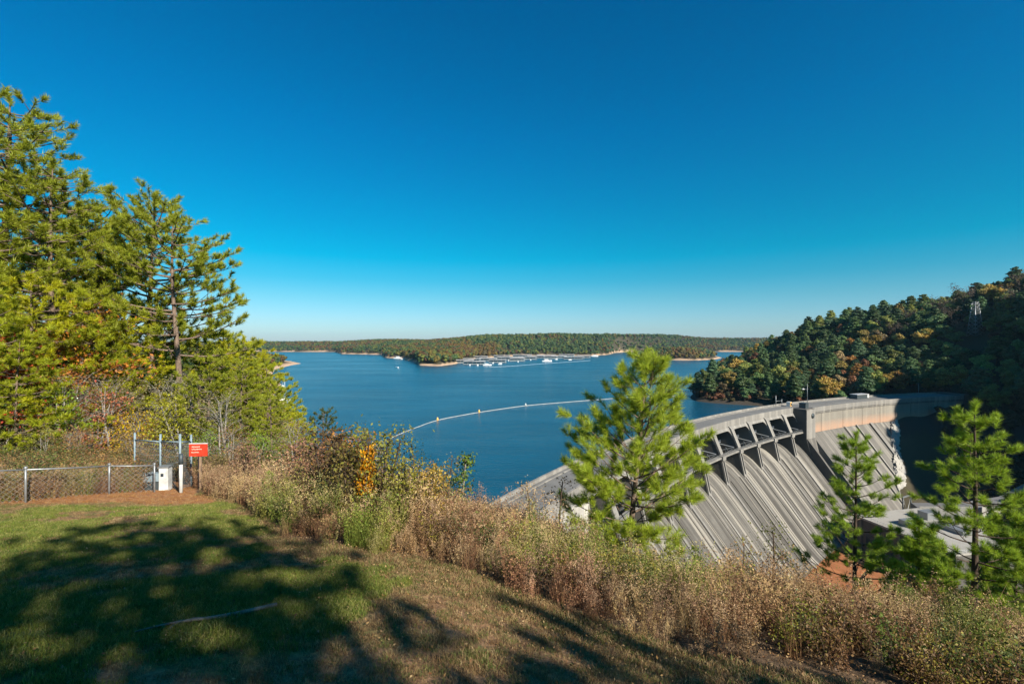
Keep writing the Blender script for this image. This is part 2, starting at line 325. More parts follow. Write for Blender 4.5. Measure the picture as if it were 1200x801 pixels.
def make_ground():
    R = np.concatenate([[.4], np.geomspace(1.3, 30, 150), np.geomspace(30.8, 900, 190)[0:], np.geomspace(915, 9000, 90)])
    A = np.concatenate([np.radians(np.linspace(-56, 56, 420)), np.radians(np.linspace(58, 302, 90))])
    rr, aa = np.meshgrid(R, A, indexing='ij'); x = rr*np.sin(aa); y = rr*np.cos(aa); z = gz(x, y)
    nR, nA = x.shape; V = np.stack([x.ravel(), y.ravel(), z.ravel()], 1); i = np.arange(nR-1)[:, None]*nA; j = np.arange(nA)[None]; j2 = (j+1) % nA
    Q = np.stack([i+j, i+nA+j, i+nA+j2, i+j2], -1).reshape(-1, 4)
    V = np.vstack([V, [[0, 0, z[0].mean()]]]); Tr = np.stack([np.full(nA, len(V)-1), np.arange(nA), (np.arange(nA)+1) % nA], 1)
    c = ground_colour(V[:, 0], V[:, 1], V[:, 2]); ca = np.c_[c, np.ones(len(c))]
    t = NT('ground'); at = t.attr('tone').outputs['Color']; p = t.pos()
    v = t.mix(.75, t.ramp(t.noise(p, 9, 6, .7), [(.3, .45), (.5, 1.0), (.72, 1.5)]), t.ramp(t.noise(p, 45, 4, .7), [(.3, .6), (.7, 1.4)]), 'MULTIPLY')
    col = t.mix(1.0, at, v, 'MULTIPLY')
    m = t.bsdf(col, .95, t.bump(t.noise(p, 14, 6, .7), .7, .05), spec=.1)
    me = np_mesh('ground', V, [Q, Tr[:, ::-1]], m, attrs={'tone': ('FLOAT_COLOR', ca)}, smooth=True)
    o = link('ground', me); tag(o, kind='structure')
make_ground()
def make_lake():
    t = NT('lake_water'); p = t.pos()
    w1 = t.noise(t.map(p, (.35, .6, 1)), 1.0, 5, .6); w2 = t.noise(t.map(p, (.011, .02, 1)), 1.0, 3, .5); w3 = t.noise(t.map(p, (.05, .10, 1)), 1.0, 4, .55)
    h = t.math('ADD', w1, t.math('MULTIPLY', w3, 1.6))
    base = t.mix(t.ramp(w2, [(.35, 0), (.65, 1)]), (.003, .044, .080), (.005, .070, .122))
    w4 = t.noise(t.map(p, (.004, .014, 1)), 1.0, 5, .6); b = t.n('ShaderNodeBsdfPrincipled', i_Roughness=t.ramp(w4, [(.35, .16), (.65, .27)]), i_IOR=1.33); t.set(b.inputs['Base Color'], base); t.set(b.inputs['Normal'], t.bump(h, .55, .9)); b.inputs['Specular IOR Level'].default_value = .42
    t.t.links.new(b.outputs[0], t.out.inputs[0])
    ss = np.linspace(-8, 384, 80); edge = dam(ss, -DECK_W+1.5, WATER)
    # inner edge: behind the dam's upstream face, running on into the hills at both ends
    e0 = edge[0]+(edge[0]-edge[1])/np.linalg.norm(edge[0]-edge[1])*30; e1 = edge[-1]+(edge[-1]-edge[-2])/np.linalg.norm(edge[-1]-edge[-2])*60
    inner = np.vstack([[(-9000, e0[1]-20, WATER)], [(-2500, e0[1]-20, WATER)], [(-60, e0[1]-12, WATER)], [e0], edge, [e1], [(2500, e1[1], WATER)], [(9000, e1[1], WATER)]])
    outer = np.array([(-9000, 9000, WATER)]*2+[(a, 9000, WATER) for a in np.linspace(-2500, 2500, len(inner)-4)]+[(9000, 9000, WATER)]*2)
    n = len(inner); V = []; Q = []; K = 14
    for k in range(K):
        f = (k/(K-1))**3; V.append(inner*(1-f)+outer*f)
    V = np.vstack(V)
    for k in range(K-1):
        i = np.arange(n-1)+k*n; Q.append(np.stack([i, i+1, i+n+1, i+n], 1))
    o = link('lake', np_mesh('lake', V, np.vstack(Q), t.m)); tag(o, kind='structure')
make_lake()
# ------------------------------------------------------------------ the dam
def sweep(mb, prof, s0, s1, ds=6.0, m=0, smooth=False):
    """closed (a, z) outline swept along the crest from s0 to s1; prof may be a function of s"""
    n = max(1, int(round(abs(s1-s0)/ds))); ss = np.linspace(s0, s1, n+1); pf = prof if callable(prof) else (lambda s: prof)
    k = len(pf(s0)); P = []; A = []
    for s in ss:
        for a, z in pf(s): P.append(tuple(dam(s, a, z))); A.append((s, a, z))
    Fq = [(i*k+j, i*k+(j+1) % k, (i+1)*k+(j+1) % k, (i+1)*k+j) for i in range(n) for j in range(k)]
    mb.poly(P, Fq+[tuple(range(k-1, -1, -1)), tuple(n*k+j for j in range(k))], A, m, smooth)
def sbox(mb, s0, s1, a0, a1, z0, z1, ds=6.0): sweep(mb, [(a0, z0), (a1, z0), (a1, z1), (a0, z1)], s0, s1, ds)
def sbar(mb, p, q, r=.15, n=4):
    a, b = dam(*p), dam(*q); mb.tube([a, (a+b)/2, b], r, n, smooth=False)
OG = [(-5.5, -54), (-4.5, -51.8), (-3, -51.3), (-1, -51.7), (1, -52.6), (3, -53.9), (6.4, -57.0), (11, -62.4), (16, -68.5), (23, -77.2), (28, -83.2), (31, -86.2), (33, -87.6)]
OA = np.array([p[0] for p in OG]); OZ = np.array([p[1] for p in OG])
def chz(a): return float(np.interp(a, OA, OZ))
PIERS = [29.9+18.6*k for k in range(10)]; S_L, S_R = 18.5, 209.3; T_END = 218.8; S_END = 371.0
dam_o = empty('concrete_dam', tuple(dam(120, 0, -93)))
tag(dam_o, 'long curved grey concrete dam with a row of dark spillway bays across the lake\'s outlet', 'dam')
_off = Vector(dam_o.location)
def dpart(mb, name, mat, parent=None):
    o = mb.build(name, mat); root = parent or dam_o; o.parent = root
    if parent is None: o.location = -_off
    return o
# crest deck and parapets
mb = MB(); sbox(mb, -36, S_END, -10.9, -.7, -36.6, -35.0, 5); dpart(mb, 'crest_deck', M['concrete_deck'])
mb = MB(); sbox(mb, T_END+.2, S_END, -.698, 4.2, -36.55, -35.15, 5); dpart(mb, 'deck_widening', M['concrete_deck'])
mb = MB(); sbox(mb, -36, S_END, -11.5, -10.9, -37.2, -34.1, 5); dpart(mb, 'upstream_parapet', M['concrete_trim'])
mb = MB(); sbox(mb, -36, S_R, -.7, 0, -37.0, -34.3, 5); dpart(mb, 'downstream_parapet', M['concrete_trim'])
mb = MB(); sbox(mb, T_END+.3, S_END, 4.2, 5.0, -36.9, -34.5, 5); dpart(mb, 'downstream_parapet', M['concrete_trim'])
mb = MB(); sbox(mb, -36, S_END, -9.6, -9.3, -34.997, -34.75, 5); dpart(mb, 'kerb', M['concrete_trim'])
for s in np.arange(-30, S_END-4, 12.4):                        # joints across the deck
    mb = MB(); sbox(mb, s, s+.35, -9.2, -.8, -34.996, -34.97, 1); dpart(mb, 'deck_joint', M['concrete_trim'])
# body upstream of the gates, sill under the bays, and the left abutment
mb = MB(); sbox(mb, -36, S_END, -10.8, -8.2, -93, -36.62, 8); dpart(mb, 'upstream_face', M['concrete'])
mb = MB(); sweep(mb, [(-8.19, -93), (1.2, -93), (1.2, -37.0), (-8.19, -37.0)], -36, S_L, 5); dpart(mb, 'abutment_wall', M['concrete_white'])  # whiter concrete here paints in the sun falling squarely on this face
mb = MB(); sweep(mb, [(-8.19, -95), (33, -95)]+[(a, z) for a, z in OG[::-1]]+[(-8.19, -54)], S_L-.01, S_R, 4.65); 
dpart(mb, 'spillway_core', M['concrete_pier'])
ends = [S_L]+PIERS+[S_R]
for i in range(len(ends)-1):                                   # one face slab per bay, 0.15 m proud of the core
    a, b = ends[i]+.55, ends[i+1]-.55; mb = MB(); up = [(x, z+.18+.10*((i*7) % 3)) for x, z in OG[1:]]
    sweep(mb, up+[(x, z-.3) for x, z in OG[1:][::-1]], a, b, 4.5, smooth=False); dpart(mb, 'spillway_slab', M['concrete_chute'])
# piers: slanting upper leg, nose, and the low dividing rib that runs on down the slope
def pier_profile(): return [(-8.1, -56), (-8.1, -36.7), (-.2, -36.7), (.6, -38.2), (3.9, -45.6), (4.3, -47.2), (6.6, -57.2), (6.3, -58.5)]
def pier(s, w=1.15):
    mb = MB(); sweep(mb, pier_profile(), s-w, s+w, 2*w); o = dpart(mb, 'pier', M['concrete_pier'])
    m2 = MB(); sweep(m2, [(.35, -36.72), (1.3, -37.6), (4.55, -45.4), (3.9, -45.6), (.6, -38.2), (-.2, -36.72)], s-w-.12, s+w+.12, 2*w); m2.build('pier_facing', M['concrete_trim'], o)
    m3 = MB(); sweep(m3, [(4.3, -47.3), (5.0, -47.3), (7.1, -57.3), (6.6, -57.5)], s-w-.1, s-w+.5, 1); sweep(m3, [(4.3, -47.3), (5.0, -47.3), (7.1, -57.3), (6.6, -57.5)], s+w-.5, s+w+.1, 1); m3.build('pier_nose_edge', M['concrete_trim'], o)
for s in PIERS: pier(s)
for s in PIERS:
    mb = MB(); rib = [(x, z+.95) for x, z in OG if x >= 6.4]+[(x, z-.2) for x, z in OG[::-1] if x >= 6.4]
    sweep(mb, rib, s-.55, s+.55, 1.1); dpart(mb, 'dividing_rib', M['concrete_trim'])
    for d in (-5.1, 4.4):
        mb = MB(); rib2 = [(x, z+.62) for x, z in OG if x >= 6.4]+[(x, z-.1) for x, z in OG[::-1] if x >= 6.4]
        sweep(mb, rib2, s+d-.16, s+d+.16, 1); dpart(mb, 'joint_rib', M['concrete_chute'])
# top beam with rounded corners over each bay, walkway, gates and their arms
for i in range(len(ends)-1):
    a, b = ends[i], ends[i+1]; wl = 1.15 if i > 0 else 0; wr = 1.15 if i < len(ends)-2 else 0; x0, x1 = a+wl, b-wr
    mb = MB(); sweep(mb, [(-.5, -37.05), (.1, -37.05), (.75, -38.3), (.2, -38.3), (-.5, -37.6)], x0, x1, 4)
    for sgn, xc in ((1, x0), (-1, x1)):                        # haunches
        pts = [(0, 0), (2.6, 0), (1.7, .25), (.95, .75), (.4, 1.45), (.1, 2.3), (0, 3.2)]; P = []; A = []
        for off in (0.0, .7):
            for u, v in pts:
                aa = .75+v*.44-off; zz = -38.3-v; P.append(tuple(dam(xc+sgn*u, aa, zz))); A.append((xc+sgn*u, aa, zz))
        n = len(pts); fc = [tuple(range(n)), tuple(range(2*n-1, n-1, -1))]+[(j, (j+1) % n, n+(j+1) % n, n+j) for j in range(n)]
        mb.poly(P, fc, A)
    dpart(mb, 'bay_beam', M['concrete_trim'])
    g = MB(); arc = [(-2.2-1.6*cos(t), -47.0+5.0*sin(t)-.2) for t in np.linspace(-1.0, 1.0, 9)]
    sweep(g, [(p, q) for p, q in arc]+[(p-.35, q) for p, q in arc[::-1]], x0+.1, x1-.1, 4); go = dpart(g, 'spillway_gate', M['gate_steel'])
    ar = MB()
    for fr in (.16, .84) if (b-a) > 14 else (.25, .75):
        s = x0+(x1-x0)*fr
        for zz in (-51.0, -47.6, -44.2): sbar(ar, (s, -3.4, zz), (s+(1.6 if fr < .5 else -1.6)*-1, 2.9, -45.2), .22)
        sbar(ar, (s, -3.2, -50.5), (s, -3.2, -43.8), .2); sbar(ar, (s, 0, -48.4), (s, 0, -45.3), .14); sbar(ar, (s, 1.2, -47.0), (s, 0, -45.3), .12)
    sbar(ar, (x0+.2, -3.3, -44.0), (x1-.2, -3.3, -44.0), .2); sbar(ar, (x0+2, -3.3, -50), (x1-2, -3.3, -44.5), .13)
    ar.build('gate_arms', M['galvanised'], go)
    hb = MB(); sbox(hb, (x0+x1)/2-1.6, (x0+x1)/2+1.6, -4.4, -2.2, -40.6, -39.0, 2); sbar(hb, (x0, -3.3, -39.9), (x1, -3.3, -39.9), .22); hb.build('hoist', M['galvanised'], go)
for i in range(len(ends)-1):
    a, b = ends[i], ends[i+1]
    mb = MB(); sweep(mb, [(3.2, -46.9), (4.9, -46.9), (4.9, -46.2), (3.2, -46.2)], a+.02, b-.02, 5)
    w = dpart(mb, 'walkway', M['concrete_trim']); r = MB()
    for z in (-45.7, -45.1): sweep(r, [(4.75, z), (4.83, z), (4.83, z+.08), (4.75, z+.08)], a+.3, b-.3, 5)
    for s in np.arange(a+.6, b-.4, 2.2): sbox(r, s, s+.08, 4.76, 4.84, -46.2, -45.05, 1)
    r.build('handrail', M['galvanised'], w)
for s in PIERS:
    mb = MB(); sbox(mb, s-1.6, s+1.6, 2.9, 5.5, -47.6, -45.9, 4); dpart(mb, 'pier_cap', M['concrete_trim'])
# end tower beside the last bay
mb = MB(); sweep(mb, [(-8.1, -93), (6.0, -93), (9.2, -60), (6.2, -48.5), (6.2, -34.6), (-.69, -34.6), (-.69, -36.6), (-8.1, -36.6)], S_R, T_END, 4)
tw = dpart(mb, 'end_tower', M['concrete_pier'])
mb = MB(); sbox(mb, S_R+.05, T_END-.05, 6.2, 6.55, -53.2, -34.9, 4); mb.build('tower_front', M['concrete_trim'], tw)
mb = MB(); sbox(mb, S_R+3.2, S_R+6.4, 1.4, 4.6, -34.6, -32.0, 4); sbox(mb, S_R+3.0, S_R+6.6, 1.2, 4.8, -32.0, -31.75, 4); mb.build('tower_cabinet', M['dark_steel'], tw)
mb = MB(); c = dam(T_END-3.2, 6.58, -38.2); t0 = dam(T_END-3.2, 7.0, -38.2); mb.tube([c, (c+t0)/2, t0], 1.25, 18); mb.build('round_vent', M['dark_steel'], tw)
mb = MB(); tp = lambda a: chz(a)+8.2-.08*a
tr = [(a, tp(a)) for a in (6.0, 8, 10, 12, 14, 18, 23, 28, 31)]+[(40, -84.5), (52, -88)]+[(52, -95), (6.0, -95)]
sweep(mb, tr, S_R+.3, S_R+1.9, 2); dpart(mb, 'training_wall', M['concrete_pier'])
mb = MB(); sweep(mb, [(32, -90), (45, -90), (45, -87.9), (32, -86.9)], S_R-88, S_R-20, 5); dpart(mb, 'apron_slab', M['clay_apron'])
mb = MB(); sweep(mb, [(46.6, -90), (53, -90), (53, -88.2), (46.6, -87.8)], S_R-88, S_R-18, 5); dpart(mb, 'apron_slab', M['clay_apron'])
# non-overflow section on the right: panels over a sloping face
mb = MB(); sweep(mb, [(-8.1, -93), (40, -93), (4.2, -47.6), (4.2, -36.6), (-8.1, -36.6)], T_END+.02, S_END, 6); dpart(mb, 'sloping_face', M['concrete'])
js = [T_END+.3]+[s_of_px(p, 4.5) for p in (962, 987.5, 1010, 1031, 1049, 1067, 1088, 1102)]+[S_END-.1]
for a, b in zip(js[:-1], js[1:]):
    mb = MB(); sbox(mb, a+.16, b-.16, 4.21, 4.65, -47.8, -38.2, 6); dpart(mb, 'wall_panel', M['concrete_panel'])
mb = MB(); sbox(mb, T_END+.3, S_END, 4.21, 4.9, -38.0, -37.0, 6); dpart(mb, 'cornice', M['concrete'])
for s, w in ((s_of_px(1004, 5), .5), (s_of_px(1021, 5), 1.3), (s_of_px(990, 5), .3)):
    mb = MB(); sweep(mb, [(5, -48.0), (5, -47.2), (38, -89.3), (38, -90.5)], s-w, s+w, 3); dpart(mb, 'face_rib', M['concrete_trim'])
mb = MB(); sbox(mb, S_END, S_END+4, -11, 5.2, -60, -33.9, 4); dpart(mb, 'end_block', M['concrete'])

# things standing on the crest
def dz(s, a, z, name): return empty(name, tuple(dam(s, a, z)))
sl = s_of_px(946, -9); o = tag(dz(sl, -9, -35, 'street_lamp'), 'tall thin lamp post with a white lamp head rising from the dam crest', 'lamp post')
mb = MB(); mb.tube([(0, 0, 0), (0, 0, 5), (0, 0, 11.2)], [.17, .13, .09], 8); mb.build('pole', M['galvanised'], o)
mb = MB(); mb.tube([(0, 0, 7.6), (-1.2, 0, 7.9), (-2.4, 0, 7.9)], .06, 6); mb.build('arm', M['galvanised'], o)
mb = MB(); mb.tube([(-1.7, 0, 7.85), (-2.3, 0, 7.9), (-3.2, 0, 7.82)], [.25, .5, .3], 8); mb.build('lamp_head', M['white_paint'], o)
sl = s_of_px(911, -9); o = tag(dz(sl, -9.8, -35, 'signal_mast'), 'short pale mast with a level arm standing on the dam crest', 'mast')
mb = MB(); mb.tube([(0, 0, 0), (0, 0, 3), (0, 0, 6.0)], .17, 8); mb.build('pole', M['galvanised'], o)
mb = MB(); mb.tube([(0, 0, 2.9), (2.7, 1.9, 2.8), (5.4, 3.8, 2.7)], .1, 6); mb.tube([(5.4, 3.8, 0), (5.4, 3.8, 1.5), (5.4, 3.8, 3.6)], .14, 6); mb.build('arm', M['galvanised'], o)
sl = s_of_px(924.5, -6); o = tag(dz(sl, -6, -35, 'hoist_cabinet'), 'pale box with orange panel and dark opening on the dam crest beside the mast', 'cabinet'); 
mb = MB(); mb.box((0, 0, 1.3), (2.6, 1.8, 2.6), .75); mb.build('body', M['white_paint'], o)
mb = MB(); mb.box((.35, -.65, 1.35), (1.9, .9, 2.2), .75); mb.build('door', M['orange_paint'], o)
mb = MB(); mb.box((.55, -.9, 1.3), (.9, .75, 1.3), .75); mb.build('opening', M['dark_steel'], o)
sl = s_of_px(1008, -7); ang = atan2(*(dam(sl+1, 0)-dam(sl-1, 0))[[1, 0]])
o = tag(dz(sl, -7.5, -35, 'pump_shed'), 'low dark flat-roofed shed with a white end on the dam crest', 'shed')
mb = MB(); mb.box((0, 0, 1.3), (11, 4, 2.6), ang); mb.build('wall', M['dark_steel'], o)
mb = MB(); mb.box((0, 0, 2.75), (11.8, 4.6, .28), ang); mb.build('roof', M['roof_metal'], o)
mb = MB(); mb.box((5.2*cos(ang), 5.2*sin(ang), 1.5), (1.6, 4.2, 2.1), ang); mb.build('end_panel', M['white_paint'], o)
sl = s_of_px(1078, -9); o = tag(dz(sl, -9.8, -35, 'street_lamp'), 'thin grey lamp post in the hill\'s shade near the dam\'s far end', 'lamp post')
mb = MB(); mb.tube([(0, 0, 0), (0, 0, 4), (0, 0, 7.5)], .12, 6); mb.build('pole', M['galvanised'], o)
mb = MB(); mb.box((-.8, 0, 7.4), (1.6, .3, .22)); mb.build('lamp_head', M['galvanised'], o)

# powerhouse and yard below the right end
ph = empty('powerhouse', (166.6, 185, -92.5), radians(12)); tag(ph, 'low concrete powerhouse with a pale flat roof below the dam\'s right end', 'building')
mb = MB(); mb.box((0, 0, 9.2), (34, 38, 18.4)); mb.build('wall', M['concrete_pier'], ph)
mb = MB(); mb.box((0, 0, 18.75), (35.2, 39.2, .7)); mb.build('roof', M['concrete_white'], ph)
for k in range(5):
    mb = MB(); mb.box((-17.25, -16+8*k, 11), (.5, 1.1, 14)); mb.build('pilaster', M['concrete'], ph)
for k in range(4):
    mb = MB(); mb.box((-17.06, -12+8*k, 10.5), (.3, 3.4, 5)); w = mb.build('window', M['dark_glass'], ph)
    mb = MB(); mb.box((-17.16, -12+8*k, 7.9), (.5, 3.8, .25)); mb.build('sill', M['concrete_trim'], w)
rl = MB()
for z in (19.6, 20.1): rl.box((-17.2, 0, z), (.1, 38.6, .1)); rl.box((0, -19.2, z), (34.6, .1, .1))
for y in np.arange(-19.2, 19.3, 2.54): rl.box((-17.2, y, 19.6), (.1, .1, 1.1))
for x in np.arange(-15, 17.3, 2.54): rl.box((x, -19.2, 19.6), (.1, .1, 1.1))
rl.build('railing', M['white_paint'], ph)
for bx, by, bw, bd, bh in ((-6, 4, 7, 5, 2.2), (5, -4, 5, 8, 1.6), (9, 9, 6, 4, 3)):
    mb = MB(); mb.box((bx, by, 19.1+bh/2), (bw, bd, bh)); mb.build('roof_unit', M['galvanised'], ph)
def frame(x, y, w, h, rz, label):
    z = g1(x, y); o = tag(empty('gantry_frame', (x, y, z), rz), label, 'steel frame', 'steel frames beside the powerhouse')
    for sx_ in (-w/2, w/2):
        mb = MB(); mb.box((sx_, 0, h/2), (.4, .4, h)); mb.build('column', M['galvanised'], o)
    mb = MB(); mb.box((0, 0, h+.25), (w+.8, .45, .5)); mb.build('beam', M['galvanised'], o)
    mb = MB(); mb.tube([(-w/2, 0, .5), (0, 0, h/2), (w/2, 0, h)], .1, 5); mb.tube([(w/2, 0, .5), (0, 0, h/2+.02), (-w/2, 0, h)], .1, 5); mb.build('brace', M['galvanised'], o)
frame(186, 221, 8, 15, .5, 'tallest pale steel frame rising above the powerhouse roof'); frame(176, 219, 9, 6, .4, 'low steel frame between the dam face and the powerhouse')
frame(205, 215, 10, 7, .2, 'pale steel frame on the shaded bank past the powerhouse'); frame(215, 208, 12, 6, .1, 'wide steel frame beside the access road')
# pale broken rock down the right groin: one jagged outcrop
_gr = np.random.default_rng(5); n1_, n2_ = 46, 9; V = []
for i in range(n1_):
    f = i/(n1_-1); wid = 7.0+6.0*f+2.5*sin(f*9)
    for j in range(n2_):
        u = j/(n2_-1)-.35; s = 304-42*f+u*wid+_gr.normal()*.55; a = 5.2+23*f+_gr.normal()*.35; z = -47.6-1.26*(a-4.2)+.5+1.7*(1-abs(u*1.6))*_gr.uniform(.2, 1.3)+(2.2*max(0, u))
        if j in (0, n2_-1): z -= 3
        V.append(tuple(dam(s, a, z)))
Fq = [(i*n2_+j, i*n2_+j+1, (i+1)*n2_+j+1, (i+1)*n2_+j) for i in range(n1_-1) for j in range(n2_-1)]
mb = MB(); mb.poly(V, Fq); tag(mb.build('rock_outcrop', M['concrete_white']), 'jagged pale rock outcrop running down where the dam face meets the right bank', 'rock')
rp = [(182, 212), (200, 205), (222, 209), (250, 222), (285, 240)]; rz_ = [-73.8, -71.5, -70, -67, -62]
mb = MB(); 
for (xa, ya), (xb, yb), za, zb in zip(rp[:-1], rp[1:], rz_[:-1], rz_[1:]):
    d = np.array([xb-xa, yb-ya]); d = d/np.linalg.norm(d); n = np.array([-d[1], d[0]]); P = []
    for (x, y), z in (((xa, ya), za), ((xb, yb), zb)):
        for o_, zz in ((-4, z), (4, z), (4, z-22), (-4, z-22)): P.append((x+n[0]*o_, y+n[1]*o_, zz))
    mb.poly(P, [(0, 1, 5, 4), (1, 2, 6, 5), (2, 3, 7, 6), (3, 0, 4, 7), (0, 3, 2, 1), (4, 5, 6, 7)])
tag(mb.build('access_road', M['asphalt']), kind='structure')
mb = MB()
for (xa, ya), (xb, yb), za, zb in zip(rp[:-1], rp[1:], rz_[:-1], rz_[1:]):
    d = np.array([xb-xa, yb-ya]); d = d/np.linalg.norm(d); n = np.array([-d[1], d[0]]); P = []
    for (x, y), z in (((xa, ya), za), ((xb, yb), zb)):
        for o_, zz in ((-4.1, z-8), (-4.1, z+1.0), (-4.6, z+1.0), (-4.6, z-8)): P.append((x+n[0]*o_, y+n[1]*o_, zz))
    mb.poly(P, [(0, 1, 5, 4), (1, 2, 6, 5), (2, 3, 7, 6), (3, 0, 4, 7), (0, 3, 2, 1), (4, 5, 6, 7)])
tag(mb.build('retaining_wall', M['concrete_white']), 'pale concrete wall along the access road right of the powerhouse', 'wall')
# ------------------------------------------------------------------ vegetation builders
def xyz_rand(n, r): v = r.normal(size=(n, 3)); return v/(np.linalg.norm(v, axis=1)[:, None]+1e-9)
def quads(C, size, r, up=.0, aspect=1.0, nrm=None):
    """leaf quads (two-triangle diamonds) at centres C"""
    n = len(C); N = xyz_rand(n, r)
    if nrm is not None: N = N*.8+nrm; N /= np.linalg.norm(N, axis=1)[:, None]+1e-9
    N[:, 2] += up; N /= np.linalg.norm(N, axis=1)[:, None]+1e-9
    A = np.cross(N, xyz_rand(n, r)); A /= np.linalg.norm(A, axis=1)[:, None]+1e-9; B = np.cross(N, A); s = (np.asarray(size)*r.uniform(.65, 1.3, n))[:, None]
    V = np.stack([C-A*s*aspect, C-B*s*.55, C+A*s*aspect, C+B*s*.55], 1).reshape(-1, 3); return V, np.arange(4*n).reshape(-1, 4)
def join(parts):
    V = []; Q = []; T = []; mq = []; mt = []; b = 0
    for v, f, m in parts:
        if len(v) == 0: continue
        V.append(v); f = np.asarray(f)
        if f.shape[1] == 4: Q.append(f+b); mq.append(np.full(len(f), m))
        else: T.append(f+b); mt.append(np.full(len(f), m))
        b += len(v)
    fs = ([np.vstack(Q)] if Q else [])+([np.vstack(T)] if T else []); mi = np.concatenate((mq if Q else [])+(mt if T else []))
    return np.vstack(V), fs, mi
ICO = None
def ico():
    global ICO
    if ICO is None:
        import bmesh
        bm = bmesh.new(); bmesh.ops.create_icosphere(bm, subdivisions=2, radius=1); V = np.array([v.co[:] for v in bm.verts]); Fc = np.array([[v.index for v in f.verts] for f in bm.faces]); bm.free(); ICO = (V, Fc)
    return ICO
def blob(c, rad, r, rough=.25):
    V, Fc = ico(); k = 1+rough*(r.random(len(V))-.5)*2; return V*k[:, None]*rad+c, Fc
def far_crown(seed, H=18.0, kind='oak', leaf=.75, dens=1.0, mats=None):
    """a whole tree for a few hundred metres away: trunk, boughs hidden in leaf clumps"""
    r = np.random.default_rng(seed); parts = []
    parts.append((*tube([(0, 0, -2), (0.1, 0, H*.3), (.2, .1, H*.75)], [.38, .28, .12], 5), 1))
    if kind == 'oak':
        nb = 17; R = H*.36; ex = r.uniform(.8, 1.3)
        for k in range(nb):
            d = xyz_rand(1, r)[0]; q = r.random()**.5; c = np.array([d[0]*R*.72*q*ex, d[1]*R*.72*q/ex, H*.60+d[2]*H*.29*q]); rad = np.array([1, 1, .8])*R*r.uniform(.26, .46)
            V, Fc = blob(c, rad*.74, r, .35); parts.append((V, Fc, 0))
            n = int(95*dens); dd = xyz_rand(n, r); dd[:, 2] = np.abs(dd[:, 2])*1.0-.25*(r.random(n)); C = c+dd*rad*r.uniform(.72, 1.32, (n, 1)); V, Q = quads(C, leaf*.9, r, nrm=dd); parts.append((V, Q, 0))
    elif kind == 'bare':
        for k in range(26):
            z0 = H*r.uniform(.35, .75); a = r.uniform(0, 2*pi); L = H*r.uniform(.2, .38); e = np.array([cos(a)*L*.7, sin(a)*L*.7, z0+L*.8]); p = [np.array([0, 0, z0]), (np.array([0, 0, z0])+e)/2+r.normal(size=3)*.3, e]
            parts.append((*tube(p, [.14, .08, .03], 3), 1)); n = 14; C = np.array(e)+r.normal(size=(n, 3))*1.1; V, Q = quads(C, leaf*.55, r); parts.append((V, Q, 0))
    else:
        nb = 24
        for k in range(nb):
            f = (k+.5)/nb; z = H*(.34+.66*f); w = H*.30*(1-f)**.75+.35; a = k*2.4+r.uniform(-.4, .4); d = w*r.uniform(.35, .8); c = np.array([cos(a)*d, sin(a)*d, z+r.uniform(-.4, .4)])
            rad = np.array([1, 1, .42])*(w*.55+.8); V, Fc = blob(c, rad*.78, r, .35); parts.append((V, Fc, 0))
            n = int(46*dens); dd = xyz_rand(n, r); C = c+dd*rad*r.uniform(.8, 1.2, (n, 1)); V, Q = quads(C, leaf*.85, r, nrm=dd); parts.append((V, Q, 0))
    V, fs, mi = join(parts); return np_mesh('tree_'+kind, V, fs, mats, mi)
def tufts(C, D, L, nn, nl, w, r, fwd=.75):
    """needle tufts: C centres (shoot tips), D shoot directions, L shoot length, nn needles each, nl needle length, w width"""
    n = len(C); C = np.repeat(C, nn, 0); D = np.repeat(D, nn, 0); L = np.repeat(np.broadcast_to(L, (n,)), nn)[:, None]; m = len(C)
    S = xyz_rand(m, r); S -= (S*D).sum(1)[:, None]*D; S /= np.linalg.norm(S, axis=1)[:, None]+1e-9
    t = r.random((m, 1))**.8; base = C-D*L*(1-t); ang = fwd*(1-.45*t); dr = D*np.sin(ang)*1.0+S*np.cos(ang); dr = D*fwd+S*(1.15-fwd*.6*t); dr /= np.linalg.norm(dr, axis=1)[:, None]; dr[:, 2] += .06
    ln = nl*r.uniform(.7, 1.12, (m, 1)); sd_ = np.cross(dr, xyz_rand(m, r)); sd_ /= np.linalg.norm(sd_, axis=1)[:, None]+1e-9
    V = np.stack([base-sd_*w, base+sd_*w, base+dr*ln], 1).reshape(-1, 3); return V, np.arange(3*m).reshape(-1, 3)
